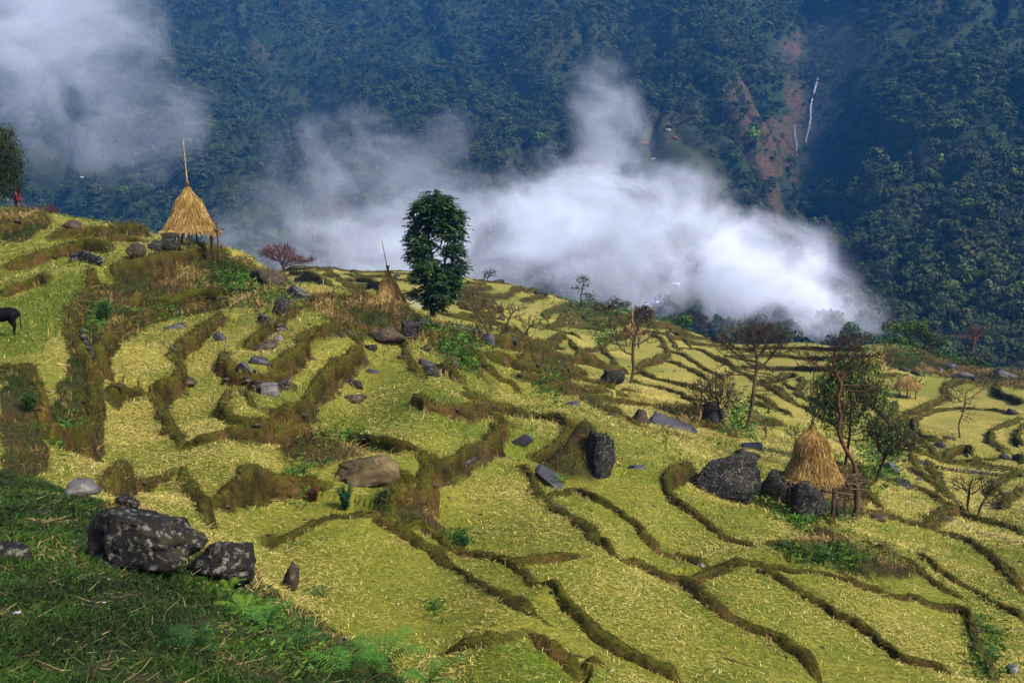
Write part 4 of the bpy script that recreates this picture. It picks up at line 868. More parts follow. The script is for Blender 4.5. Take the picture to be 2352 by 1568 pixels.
cover("bank_grass", [b1], blade_mat("bank_growth", [(0, (.008, .008, .0015)), (.35, (.030, .030, .004)), (.6, (.060, .064, .006)), (.8, (.085, .055, .014)), (1, (.19, .13, .04))]), 'short dark grass and moss growing along the terrace banks')
# standing stubble in rows along the feet of the near banks
V = []
for W, h, lip in BANKS:
    if W[:, 1].mean() > 52: continue
    L_ = np.linalg.norm(np.diff(W, axis=0), axis=1); tot = L_.sum(); m = int(tot*5*RNG.uniform(.2, 1.2))
    t = RNG.uniform(0, len(W)-1.001, m); k = t.astype(int); q = W[k]+(W[k+1]-W[k])*(t-k)[:, None]; T_ = (W[k+1]-W[k]); T_ /= np.linalg.norm(T_, axis=1)[:, None]+1e-9
    side = np.where(RNG.random(m) < .75, -1, 1); off = .30+.3*h+RNG.normal(0, .06, m); Nn = np.column_stack([-T_[:, 1], T_[:, 0]]); near = np.where((Nn[:, 1] < 0), 1, -1)
    q = q+Nn*(near*off*np.where(side < 0, 1, -1))[:, None]; V.append(q)
q = np.vstack(V); q = q[(np.abs(q[:, 0]/q[:, 1]) < .56) & (noise2(q[:, 0]/1.5, q[:, 1]/1.5, 5) > -.25)]; q = np.repeat(q, 6, 0)+RNG.normal(0, .035, (len(q)*6, 2)); n = len(q)
P = np.column_stack([q, zat(q[:, 0], q[:, 1])-.01]); sc_ = np.clip(P[:, 1]/26, .85, 1.6)
s1 = blades(P, updir(n, .16), RNG.uniform(.10, .19, n)*sc_, RNG.uniform(.008, .013, n)*sc_, RNG.beta(2.5, 2, n))
cover("rice_stubble", [s1], blade_mat("stubble", [(0, (.07, .05, .012)), (.5, (.20, .14, .045)), (1, (.38, .30, .13))], .1), 'upright cut rice stubble in rows along the terrace banks')
# tall weeds and dead grass on the scrubby banks
n = 72000; P = pick(n, (SCM*(gY > 9)+.30*FACE*(gY < 62))*INF*(1-LUSH*.7)/gY**1.25); sc_ = np.clip(P[:, 1]/34, .5, 2.4); D = updir(n, .55); bend = RNG.normal(size=(n, 3))*.10*sc_[:, None]; bend[:, 2] = -np.abs(bend[:, 2])*1.3
zone = np.clip(.5+1.1*fbm2(P[:, 0]/2.3, P[:, 1]/2.3, 3, 93)+RNG.normal(0, .16, n), 0, 1)
w1 = blades(P, D, RNG.uniform(.10, .42, n)*sc_, RNG.uniform(.010, .024, n)*sc_, zone, bend)
cover("dry_scrub", [w1], blade_mat("scrub_growth", [(0, (.012, .022, .002)), (.3, (.030, .042, .004)), (.5, (.026, .018, .005)), (.68, (.070, .036, .010)), (.85, (.15, .085, .025)), (1, (.24, .17, .06))]), 'tall dead brown grass and green weeds covering the steep banks')
# the near bank: short dense grass
n = 62000; P = pick(n, (LUSH*(gY < 16)*(np.abs(gA) < .6)*np.clip(.7+1.6*fbm2(gX/.35, gY/.35, 3, 94), .06, 2)+.0)/gY**1.3); D = updir(n, .75); L_ = RNG.gamma(4, .010, n)+.015
bend = RNG.normal(size=(n, 3))*(.45*L_)[:, None]; bend[:, 2] = -np.abs(bend[:, 2])
tn = np.clip(.42+.55*fbm2(P[:, 0]/.6, P[:, 1]/.6, 3, 95)+RNG.normal(0, .2, n), 0, 1)
l1 = blades(P, D, L_, RNG.uniform(.0055, .0105, n)*np.clip(P[:, 1]/6, .8, 1.8), tn, bend)
cover("bank_turf", [l1], blade_mat("turf", [(0, (.006, .010, .002)), (.35, (.012, .030, .003)), (.65, (.022, .058, .006)), (.85, (.040, .080, .008)), (.94, (.07, .055, .012)), (1, (.20, .14, .05))], .3), 'short dark green grass on the foreground bank')
n = 8000; P = pick(n, LUSH*(1+2.5*SCM)*(gY < 14)*(np.abs(gA) < .6)/gY**1.2); th = RNG.uniform(0, 6.28, n); D = np.column_stack([np.cos(th), np.sin(th), RNG.uniform(-.05, .5, n)]); P[:, 2] += .012
l2 = blades(P, D, RNG.gamma(3, .022, n), RNG.uniform(.002, .0045, n), RNG.uniform(0, 1, n))
cover("dead_stems", [l2], blade_mat("dead_stem", [(0, (.03, .018, .008)), (.5, (.11, .065, .022)), (1, (.30, .23, .10))]), 'dry stems and straw lying in the foreground grass')
# broad leaved weeds in patches
V = []
for u, v, ru, rv, m in [(1062,800,26,36,330),(1022,775,22,26,160),(545,650,40,30,260),(640,690,30,22,130),(215,740,20,22,120),(150,1000,28,26,170),(1380,780,18,14,60),(1900,1280,80,22,260),(1050,1240,24,14,90),(2100,760,60,40,420),(2140,800,70,30,320),(2020,1050,30,50,260),(1400,725,90,28,520),(1335,700,50,20,160),(1700,960,30,34,180),(790,1010,40,14,110),(1265,880,24,22,140),(560,1420,40,50,90),(640,1440,60,50,130),(720,1500,70,50,130),(2090,880,20,12,40),(1840,1210,16,20,80),(1000,1400,12,14,30),(2270,1500,26,60,260),(1750,1130,30,20,90),(1860,1180,60,20,140),(350,720,40,16,90),(690,1105,24,40,120)]:
    uu = RNG.normal(u, ru*.85, m); vv = RNG.normal(v, rv*.75, m); H = hit(uu, vv); ok = np.abs(H[:, 1]-np.median(H[:, 1])) < .35*np.median(H[:, 1]); V.append(np.column_stack([H[ok], np.full(ok.sum(), np.median(H[:, 1]))]))
H = np.vstack(V); H = np.repeat(H[RNG.random(len(H)) < .8], 6, 0); n = len(H); sc_ = np.clip(H[:, 3]/30, .30, 3.2); P = H[:, :3]+RNG.normal(0, .10, (n, 3))*sc_[:, None]; P[:, 2] = np.maximum(P[:, 2], H[:, 2])+RNG.uniform(0, .15, n)*sc_
D = RNG.normal(size=(n, 3)); D[:, 2] = np.abs(D[:, 2])*.4; wv = blades(P, D, RNG.uniform(.06, .15, n)*sc_, RNG.uniform(.035, .075, n)*sc_, np.clip(RNG.normal(.5, .25, n), 0, 1), flat=False)
cover("leafy_weeds", [wv], blade_mat("weed_leaf", [(0, (.008, .026, .005)), (.5, (.025, .065, .008)), (1, (.085, .15, .012))], .3), 'patches of fresh green leafy weeds growing on and beside the banks')

# ---------------------------------------------------------------- boulders, slabs and dry stone walls
def rock_mat(name, a, b, lich, amount=.5, sc=1.0, rough=.8, spec=.3, moss=.3):
    T = NT(name); p = T.obj(); n = T.noise(2.2*sc, p, 6, .65); st = T.n("Mapping"); T.set(st.inputs[0], p); st.inputs['Scale'].default_value = (1.0, 1.0, 7.0); lay = T.noise(1.6*sc, st.outputs[0], 5, .7)
    c = T.mix(T.ramp(T.math('ADD', T.math('MULTIPLY', n, .5), T.math('MULTIPLY', lay, .5)), [(.38, 0.0), (.62, 1.0)]), a, b)
    sp = T.n("TexVoronoi"); T.set(sp.inputs['Vector'], p); sp.inputs['Scale'].default_value = 9.0*sc; ln = T.noise(1.1*sc, p, 4, .6)
    blot = T.math('MULTIPLY', T.ramp(T.noise(6.0*sc, p, 5, .7), [(.54, 0.0), (.60, 1.0)]), T.ramp(ln, [(.5-.22*amount, 0.0), (.66-.1*amount, 1.0)]))
    c = T.mix(T.math('MULTIPLY', blot, amount, clamp=True), c, lich)
    g = T.n("NewGeometry"); sep = T.n("SeparateXYZ"); T.set(sep.inputs[0], g.outputs['Normal'])
    mo = T.math('MULTIPLY', T.ramp(sep.outputs[2], [(.35, 0.0), (.9, 1.0)]), T.ramp(T.noise(1.7*sc, p, 4, .6), [(.52, 0.0), (.62, 1.0)]))
    c = T.mix(T.math('MULTIPLY', mo, moss), c, (.030, .030, .005))
    return T.finish(c, rough, spec, T.bump(T.math('ADD', T.math('MULTIPLY', lay, .6), T.math('MULTIPLY', n, .6)), .05, .9))
M_BLACK = rock_mat("lichened_black_rock", (.0010, .0009, .0010), (.0075, .0055, .0050), (.095, .092, .075), .85, 2.4, .85, .16, .35)
M_SLATE = rock_mat("blue_grey_slate", (.008, .0075, .010), (.030, .028, .037), (.065, .065, .06), .35, 1.2, .6, .3, .15)
M_BROWN = rock_mat("brown_rock", (.008, .005, .003), (.036, .023, .014), (.09, .08, .06), .5, 1.0, .85, .2, .4)
M_PALE = rock_mat("pale_grey_rock", (.02, .018, .018), (.10, .09, .085), (.22, .21, .20), .4, 1.0, .7, .3, .2)
M_TAN = rock_mat("tan_rock_face", (.010, .006, .003), (.085, .058, .024), (.11, .09, .05), .5, .8, .85, .2, .3)
def rock_mesh(name, seed, mat, box_=(1, 1, 1), cuts=9, rough=.10, sub=3, boxy=.55):
    """a lump split along random flat planes, with ledges and a rough skin"""
    g = np.random.default_rng(seed); b = bmesh.new(); bmesh.ops.create_icosphere(b, subdivisions=sub, radius=1.0); V = np.array([v.co[:] for v in b.verts]); F = np.array([[v.index for v in f.verts] for f in b.faces]); b.free()
    slab = boxy <= .45 and sub < 4
    if slab: boxy = .2
    V = np.sign(V)*np.abs(V)**boxy; V /= np.abs(V).max(); V += fbm3(V*1.1+seed*1.7, 2, seed+9)[:, None]*V*(.08 if slab else .22)
    for k in range(5 if slab else cuts+7):
        n = g.normal(size=3); n[2] *= .12 if slab else .8; n /= np.linalg.norm(n); d = g.uniform(.62, 1.0) if slab else g.uniform(.52, .88); e = V@n-d; V = V-np.outer(np.where(e > 0, e, 0), n)*.97
    if sub > 2:
        led = np.round(V[:, 2]*3.5+fbm3(V*1.3+seed, 2, seed)*1.6); V[:, :2] *= (1+.075*(_hash(led, led*0, led*0, seed))*(sub > 2))[:, None]
    V = V+V/(np.linalg.norm(V, axis=1)[:, None]+1e-6)*((fbm3(V*2.3+seed*3.1, 4, seed)*rough*(.45 if slab else 1.0))+(np.abs(fbm3(V*4.5+seed, 3, seed+5))*-rough*(.5 if slab else 1.1)))[:, None]
    V = V-V.min(0); V = V/V.max(0)*2-1; V[:, :2] *= 1-(.10 if slab else .26)*V[:, 2:3]
    return mesh_np(name, V*np.array(box_), F, mat, False)
def rock(name, label, u, v, w, h, dep, mat, seed, tilt=(0, 0, 0), cat='boulder', group=None, boxy=.55, cuts=9, rough=.10, sink=.3, sub=3, parent_moss=None):
    """w, h in photo pixels, dep = depth as a share of the width; (u, v) = foot centre in the photograph"""
    if cat == 'slab': h *= .62
    B = hit(u, v)[0]; m = B[1]/F_PX; sx, sz = w*m/2, h*m/2; sy = sx*dep
    o = link(name, rock_mesh(name, seed, mat, (sx, sy, sz), cuts, rough, sub, boxy)); o.rotation_euler = [math.radians(q) for q in tilt]
    o.location = (B[0], B[1]+sy*.55, B[2]+sz*(1-sink)); return tag(o, label, cat, group)
R_ = rock
R_("boulder", 'huge dark lichen-spotted boulder lying in the foreground grass', 318, 1312, 320, 168, .7, M_BLACK, 1, (0, 6, 4), sub=5, sink=.42, rough=.17)
R_("boulder", 'dark boulder leaning against the right end of the huge foreground boulder', 512, 1345, 150, 140, .9, M_BLACK, 2, (0, 24, -10), sub=4, sink=.42, rough=.16)
R_("boulder", 'low dark slab sunk in the grass at the left edge below the huge boulder', 18, 1282, 100, 36, .8, M_BLACK, 3, (0, 8, 0), 'rock', sink=.4)
R_("boulder", 'pale lichened rock at the grass edge left of the huge foreground boulder', 185, 1142, 80, 46, .7, M_PALE, 4, (0, 10, 0), 'rock', sink=.3)
R_("boulder", 'small dark rock just above the back of the huge foreground boulder', 292, 1170, 70, 34, .7, M_BLACK, 5, (0, 14, 0), 'rock', sink=.3)
R_("boulder", 'pale brown rock sticking out of the foreground bank edge over the first field', 668, 1358, 40, 80, .8, M_BROWN, 6, (0, 6, 0), 'rock', sink=.15)
R_("boulder", 'split tan rock face with a dark layered left half, below the grassy mound', 838, 1106, 160, 62, .5, M_TAN, 7, (0, -10, 0), 'rock face', boxy=.46, sink=.3, cuts=-2, rough=.2, sub=4)
R_("slab", 'thin grey-blue slab leaning at the corner of the big middle field', 1198, 1026, 52, 42, .3, M_SLATE, 8, (20, -38, 0), 'slab', boxy=.35, sink=.15, cuts=5)
R_("slab", 'dark slab overhanging a hollow below the brown weedy bank', 1272, 1118, 108, 26, .8, M_SLATE, 9, (14, 34, 0), 'slab', boxy=.4, sink=.1, cuts=6)
R_("boulder", 'tall black rock wall at the right end of the brown weedy bank', 1380, 1092, 82, 132, .9, M_BLACK, 110, (0, -4, 0), sink=.38, boxy=.5, rough=.13, sub=4, cuts=0)
R_("boulder", 'huge rounded black boulder with a flat grey top, left of the near haystack', 1668, 1146, 226, 122, .6, M_BLACK, 11, (0, -3, 0), sub=5, boxy=.42, sink=.3, cuts=3, rough=.15)
R_("boulder", 'lichen-covered dark boulder under the hay platform', 1858, 1194, 110, 100, .6, M_BLACK, 12, (0, 24, 0), sub=4, sink=.25)
R_("boulder", 'shadowed dark boulder between the huge black boulder and the hay platform', 1790, 1150, 90, 90, .7, M_BLACK, 13, (0, 0, 0), sink=.3)
R_("slab", 'long purple-grey slab tilted to the right among brown weeds', 1548, 985, 124, 16, .5, M_SLATE, 14, (20, 22, 0), 'slab', boxy=.35, sink=0, cuts=5)
R_("boulder", 'rounded rock half hidden in weeds at the left end of the long purple-grey slab', 1472, 972, 44, 40, .7, M_BROWN, 15, (0, 0, 0), 'rock')
R_("boulder", 'shiny black cube-shaped boulder left of the two-forked leafless tree', 1410, 886, 62, 36, .8, M_BLACK, 16, (0, 3, 0), boxy=.4, sink=.1)
R_("boulder", 'pointed grey boulder over a dark hollow left of the big leafless tree', 1638, 972, 56, 58, .7, M_SLATE, 17, (0, -8, 0), sink=.15)
R_("boulder", 'dark squarish boulder beside the foot of the tall haystack', 386, 578, 56, 50, .9, M_BLACK, 118, (0, 8, 0), sink=.25, boxy=.6, rough=.15, sub=4)
R_("boulder", 'lower dark rock left of the squarish boulder by the tall haystack', 356, 576, 40, 26, .8, M_BLACK, 19, (0, 14, 0), 'rock', sink=.2)
R_("boulder", 'rough grey boulder in the bank below the tall haystack', 312, 598, 54, 44, .6, M_BROWN, 20, (0, 16, 0), sink=.2)
R_("boulder", 'brownish rock on the slope above the small dry stone wall at left', 164, 530, 44, 28, .6, M_BROWN, 21, (0, 14, 0), 'rock', sink=.2)
R_("slab", 'large smooth blue-grey slab sloping into the straw field right of the weedy bank', 682, 690, 52, 42, .5, M_SLATE, 22, (26, 30, 0), 'slab', boxy=.4, sink=.0, cuts=6)
R_("boulder", 'brown rock outcrop on the crest left of the large blue-grey slab', 616, 664, 90, 52, .5, M_BROWN, 23, (0, 28, 0), 'outcrop', sink=.25)
R_("boulder", 'dark cracked rock under the large blue-grey slab', 648, 728, 44, 52, .7, M_BLACK, 24, (0, 0, 0), 'rock', sink=.2)
R_("slab", 'flat bluish slab pointing right out of the stony bank below the dark cracked rock', 644, 757, 36, 13, .6, M_SLATE, 25, (8, 16, 0), 'slab', boxy=.4)
R_("slab", 'small bright slab tilted beside the straw field under the stony bank', 640, 782, 24, 18, .6, M_PALE, 26, (10, 36, 0), 'slab', boxy=.4)
R_("slab", 'flat grey slab lying at the top of the left strip field', 396, 720, 34, 16, .6, M_SLATE, 27, (12, 8, 0), 'slab', boxy=.4)
R_("slab", 'flat grey slab lying below the topmost one in the left strip field', 400, 756, 46, 20, .6, M_SLATE, 28, (6, -12, 0), 'slab', boxy=.45)
R_("slab", 'narrow slate slab set into the brown bank at the end of the left strip field', 504, 782, 34, 26, .5, M_SLATE, 29, (16, 40, 0), 'slab', boxy=.4)
R_("slab", 'upright blue-grey slab leaning over the small curved terrace', 560, 856, 34, 40, .35, M_SLATE, 30, (20, 44, 0), 'slab', boxy=.4)
R_("slab", 'grey-brown slab lying above the upright one at the small curved terrace', 596, 836, 48, 26, .6, M_SLATE, 31, (14, 20, 0), 'slab', boxy=.45)
R_("slab", 'small blue slate standing just right of the upright blue-grey slab', 588, 858, 14, 18, .4, M_SLATE, 32, (10, 10, 0), 'slab', boxy=.4)
R_("boulder", 'lumpy rock ledge in the bank above the grey-brown slab', 612, 806, 58, 30, .6, M_BROWN, 33, (0, 0, 0), 'rock')
R_("boulder", 'square grey rock built into the stone face of the small curved terrace', 618, 908, 44, 34, .5, M_PALE, 34, (0, 0, 0), 'rock', boxy=.4)
R_("boulder", 'brown rock wedged in the stone face left of the square grey rock', 592, 900, 32, 32, .5, M_BROWN, 35, (0, 10, 0), 'rock', boxy=.45)
R_("boulder", 'brown rock resting at the foot of the mossy bank in the left middle field', 432, 888, 32, 26, .8, M_BROWN, 36, (0, 8, 0), 'rock')
R_("boulder", 'brown dome-shaped rock alone in the big middle field', 812, 924, 56, 22, .7, M_BROWN, 37, (0, 0, 0), 'rock')
R_("slab", 'flat dark slab jutting from the bank above the dome-shaped rock', 806, 884, 58, 20, .6, M_BLACK, 38, (0, 12, 0), 'slab', boxy=.45)
R_("slab", 'small grey slab at the field edge right of the jutting dark slab', 856, 856, 34, 12, .6, M_SLATE, 39, (4, 12, 0), 'slab', boxy=.45)
R_("boulder", 'wide lichened rock wall under the weedy knoll in front of the tall green tree', 878, 790, 100, 46, .5, M_BROWN, 40, (0, 0, 0), 'rock face', boxy=.45, sink=.15, sub=4)
R_("boulder", 'dark rock at the right end of the weedy knoll', 940, 776, 50, 48, .6, M_BLACK, 41, (0, 30, 0), 'rock', sink=.2)
R_("slab", 'long thin slab leaning down the left side of the weedy knoll', 800, 768, 64, 26, .3, M_BROWN, 42, (0, 38, 0), 'slab', boxy=.4)
R_("boulder", 'blocky dark rock at the foot of the long leaning slab', 850, 804, 32, 14, .7, M_BLACK, 43, (0, -6, 0), 'rock', boxy=.4)
R_("boulder", 'dark rounded rock alone in the green strip below the tall green tree', 976, 806, 24, 17, .8, M_BLACK, 44, (0, 0, 0), 'rock')
R_("slab", 'dark slab sloping right below the rounded rock in the green strip', 978, 840, 44, 18, .5, M_SLATE, 45, (10, 26, 0), 'slab', boxy=.4)
R_("boulder", 'jagged black rock under the sloping slab of the green strip', 986, 862, 46, 26, .6, M_BLACK, 46, (0, 4, 0), 'rock')
R_("boulder", 'brown stony lump crowned with weeds right of the sloping slab', 1036, 846, 34, 34, .8, M_BROWN, 47, (0, 0, 0), 'rock')
R_("boulder", 'dark rocky ledge just right of the foot of the tall green tree', 972, 744, 50, 14, .6, M_BLACK, 48, (0, 6, 0), 'rock')
R_("boulder", 'light grey flat-topped slab in front of the three small leafless trees', 1092, 766, 50, 14, .8, M_PALE, 49, (6, 4, 0), 'slab', boxy=.4, sink=0)
R_("boulder", 'grey rounded block at the right end of the light flat-topped slab', 1122, 790, 30, 28, .7, M_SLATE, 50, (0, 12, 0), 'rock', sink=.1)
R_("boulder", 'low dark shiny boulder right of the grey rounded block', 1166, 784, 52, 15, .7, M_BLACK, 51, (0, 6, 0), 'boulder', boxy=.5)
R_("boulder", 'low grey rocks left of the light flat-topped slab', 1050, 758, 44, 16, .6, M_SLATE, 52, (0, 6, 0), 'rock')
R_("slab", 'triangular grey slab flat in the field below the three small leafless trees', 1318, 930, 34, 13, .8, M_SLATE, 53, (6, 0, 0), 'slab', boxy=.5, cuts=6)
R_("slab", 'small flat dark slab in the big field above the curved terrace of the huge black boulder', 1464, 1076, 44, 9, .7, M_SLATE, 54, (0, 2, 0), 'slab', boxy=.45)
R_("slab", 'broad grey slab at the field edge between the big leafless tree and the near haystack', 1728, 1032, 56, 20, .7, M_SLATE, 55, (6, -6, 0), 'slab', boxy=.4)
R_("boulder", 'small reddish rock beside the broad grey slab', 1702, 1044, 26, 18, .8, M_BROWN, 56, (0, 0, 0), 'rock')
R_("boulder", 'small oval rock on the dark bank of the first field at left centre', 1040, 940, 34, 13, .7, M_BLACK, 57, (0, 10, 0), 'rock')
R_("boulder", 'dark pyramid-shaped rock on the far plateau edge behind the big leafless tree', 1652, 788, 40, 26, .7, M_BLACK, 58, (0, 8, 0), 'rock', cuts=12)
R_("boulder", 'long pale slab at the far right edge of the hill', 2318, 866, 64, 20, .6, M_SLATE, 59, (8, 20, 0), 'slab', boxy=.4)
R_("boulder", 'large grey boulder on the field edge below the gnarled reddish tree', 2216, 872, 52, 22, .7, M_SLATE, 60, (0, 10, 0), 'boulder')
R_("boulder", 'small grey boulder left of the large one on the far field edge', 2162, 856, 18, 14, .8, M_SLATE, 61, (0, 0, 0), 'boulder')
R_("boulder", 'dark flat boulder behind the small far-right haystack on legs', 2106, 862, 24, 11, .8, M_BLACK, 62, (0, 6, 0), 'boulder')
R_("boulder", 'black boulder left of the dark flat one behind the far-right haystack', 2076, 852, 22, 12, .8, M_BLACK, 63, (0, 0, 0), 'boulder')
R_("boulder", 'greyish rock ledge on the hill edge under the gnarled reddish tree', 2186, 846, 36, 14, .6, M_SLATE, 64, (0, 6, 0), 'rock')
R_("boulder", 'black triangular rock in the yellow field below the thin leafless tree', 2162, 1028, 32, 14, .8, M_BLACK, 65, (0, 0, 0), 'rock')
R_("boulder", 'weed-topped rock at the foot of the thin leafless tree at far right', 2182, 1010, 28, 10, .8, M_BROWN, 66, (0, 0, 0), 'rock')
R_("boulder", 'dark rock on the round field wall at the right edge', 2328, 952, 28, 15, .8, M_BLACK, 67, (0, 8, 0), 'rock')
R_("slab", 'grey slab across a bank near the right edge above the two low leafless trees', 2312, 1056, 32, 24, .5, M_SLATE, 68, (10, 36, 0), 'slab', boxy=.4)
R_("boulder", 'long grey-black rock running down from the left end of the far stone wall', 2052, 1090, 56, 30, .5, M_SLATE, 69, (0, 32, 0), 'boulder')
R_("boulder", 'dark mossy rock below the long grey-black one beside the path', 2082, 1124, 52, 28, .5, M_BLACK, 70, (0, 34, 0), 'boulder')
R_("slab", 'small flat bluish slab right of the dark mossy rock', 2114, 1104, 22, 9, .7, M_SLATE, 71, (0, 10, 0), 'slab', boxy=.45)
R_("slab", 'dark slab beside the path under the right edge of the hay platform', 1984, 1108, 18, 16, .6, M_SLATE, 72, (10, 30, 0), 'slab', boxy=.4)
R_("boulder", 'flat-topped rock on the bank right of the gnarled trunk', 2018, 1196, 36, 13, .8, M_BROWN, 73, (0, 4, 0), 'rock', boxy=.4)
R_("boulder", 'grey stone at the bottom of the weedy gully in the lower right corner', 2330, 1548, 36, 26, .8, M_PALE, 74, (0, 0, 0), 'rock')
R_("boulder", 'small light grey stone on the bank of the middle right field', 1612, 1302, 18, 10, .8, M_PALE, 75, (0, 0, 0), 'stone')
R_("boulder", 'dark rock cluster on the skyline hill right of the dark green tree', 1144, 645, 34, 9, .7, M_BLACK, 76, (0, 0, 0), 'rock')
R_("boulder", 'row of dark rocks on the far terrace edge below the thin tiered tree', 1242, 680, 40, 14, .6, M_BLACK, 77, (0, 6, 0), 'rock')
R_("boulder", 'grey pointed rock on the far skyline left of the pale haystack', 760, 618, 10, 8, .8, M_SLATE, 78, (0, 0, 0), 'rock')
R_("boulder", 'dark cliffy rock step on the far plateau just left of the tall green tree', 912, 636, 18, 14, .8, M_BROWN, 79, (0, 0, 0), 'rock')
R_("boulder", 'rounded brown rock among the far terraces behind the kinked leafless tree', 1152, 735, 18, 12, .8, M_BROWN, 80, (0, 12, 0), 'rock')
# dry stone walls: each stone is its own piece
STN = [rock_mesh("stone", 400+k, m_, (1, .8, .6), 5, .08, 1, .5) for k, m_ in enumerate([M_BROWN, M_BLACK, M_PALE, M_SLATE, M_BROWN])]
def stone_wall(label, c, pts_, courses, size, seed, back=.0):
    g = np.random.default_rng(seed); u, v = uv(c, pts_); q = catmull(np.column_stack([u, v]), 6); W = hit(q[:, 0], q[:, 1]); L = np.concatenate([[0], np.cumsum(np.linalg.norm(np.diff(W[:, :2], axis=0), axis=1))]); m = W[:, 1].mean()/F_PX; s = size*m
    t = empty("stone_wall", W[len(W)//2], 0, label, 'stone wall'); o = np.array(t.location)
    for r in range(courses):
        d = g.uniform(0, s)
        while d < L[-1]:
            p = np.array([np.interp(d, L, W[:, k]) for k in range(3)]); k = g.integers(len(STN)); f = g.uniform(.6, 1.25)
            st = link("stone", STN[k], t); st.location = p-o+np.array([g.normal(0, .05*s), back*r*s-.55*s+g.normal(0, .12*s), s*(.15+.55*r)+g.normal(0, .06*s)]); st.scale = (s*.62*f, s*.55, s*.5*g.uniform(.6, 1.1)); st.rotation_euler = (g.normal(0, .2), g.normal(0, .2), g.uniform(-.5, .5)); d += s*1.15*f
    return t
stone_wall('rough dry stone wall under the terrace at upper left', 'C1', [(385,850),(440,830),(500,850),(560,870)], 5, 8, 1, .25)
stone_wall('long low wall of pale-topped stones crossing the far-right terraces', 'D5', [(820,215),(1000,235),(1200,270),(1400,320),(1600,350),(1800,370),(2050,395),(2321,400)], 2, 8, 2)
stone_wall('stony face of the small curved terrace in the left middle', 'D6', [(880,1010),(980,1090),(1100,1110),(1200,1090),(1290,1030)], 3, 13, 3, .1)
stone_wall('stony bank beside the straw field under the blue-grey slabs', 'D6', [(1000,440),(1080,480),(1150,520),(1180,560)], 4, 9, 4, .3)
stone_wall('low stone edging of the big middle field above the small field', 'C6', [(870,408),(950,402),(1050,375),(1150,320),(1215,255)], 2, 9, 5)
stone_wall('crumbling stone face of the tall bank in the cow field corner', 'C1', [(440,1250),(470,1330),(500,1400),(520,1470)], 5, 9, 6, .2)
stone_wall('stony bank right of the narrow straw terrace', 'D6', [(1240,900),(1330,860),(1390,810),(1430,770)], 3, 9, 7, .2)
# loose stones and clods scattered on the fields
mb = MB(); ico = rock_mesh("clod", 500, None, (1, 1, .6), 4, .1, 1, .7); cv = np.array([v.co[:] for v in ico.vertices]); cf = np.array([list(p.vertices) for p in ico.polygons])
Pq = pick(520, OPEN*(gY > 12)*(gY < 110)/gY**1.5)
for p in Pq:
    s = RNG.uniform(.02, .07)*max(.8, p[1]/28); mb.add(cv*s*RNG.uniform(.7, 1.4, 3)+p, cf, None)
tag(mb.build("field_clods", M_BLACK), 'small dark stones and dung scattered on the stubble fields', None, None, 'stuff')
# stones showing in the faces of the terrace banks
mb = MB(); got = 0
for V_, ym in RIB:
    if ym > 75: continue
    Lr_ = np.linalg.norm(np.diff(V_[:, 2], axis=0), axis=1).sum(); 
    for q in range(int(Lr_*.55)):
        a_ = RNG.integers(0, len(V_)); p = V_[a_, RNG.choice([1, 2, 2, 3, 6])]
        if abs(p[0]/p[1]) > .56 or noise2(np.array([p[0]/3]), np.array([p[1]/3]), 8)[0] < -.05: continue
        s = RNG.uniform(.05, .17)*np.clip(ym/32, .7, 1.7); mb.add(cv*s*np.array([RNG.uniform(.8, 1.8), RNG.uniform(.7, 1.2), RNG.uniform(.5, .9)])+p+RNG.normal(0, .03, 3), cf, None); got += 1
tag(mb.build("bank_stones", M_BROWN), 'small brown stones showing in the faces of the terrace banks', None, None, 'stuff')
print("bank stones", got)
# ---------------------------------------------------------------- trees on the terraces
M_BARK = simple_mat("grey_brown_bark", (.020, .013, .008), (.075, .050, .028), 9.0, .9, .1, bump=.03, space='obj')
M_DBARK = simple_mat("dark_bark", (.008, .006, .004), (.030, .022, .013), 9.0, .9, .1, bump=.03, space='obj')
M_RBARK = simple_mat("red_brown_bark", (.022, .010, .006), (.075, .036, .020), 7.0, .9, .1, bump=.03, space='obj')
M_RTWIG = simple_mat("reddish_twig", (.030, .010, .008), (.085, .030, .022), 9.0, .9, .1, space='obj')
M_DTWIG = simple_mat("dark_twig", (.012, .008, .005), (.040, .026, .014), 9.0, .9, .1, space='obj')
def leaf_mat(name, a, b, c=None):
    return blade_mat(name, [(0, a), (.55, b), (1, c or tuple(min(1, q*1.8) for q in b))], .3)
M_BIGLEAF = leaf_mat("dark_green_leaf", (.004, .013, .004), (.013, .038, .009), (.055, .115, .02))
M_MIDLEAF = leaf_mat("mid_green_leaf", (.008, .022, .004), (.026, .055, .008), (.060, .105, .012))
M_UMBLEAF = leaf_mat("bright_green_leaf", (.015, .045, .004), (.045, .11, .007), (.10, .18, .012))
M_OLVLEAF = leaf_mat("olive_green_leaf", (.020, .024, .003), (.060, .060, .008), (.13, .11, .018))
M_BRNLEAF = leaf_mat("brown_bud", (.020, .010, .004), (.060, .026, .009), (.10, .05, .015))
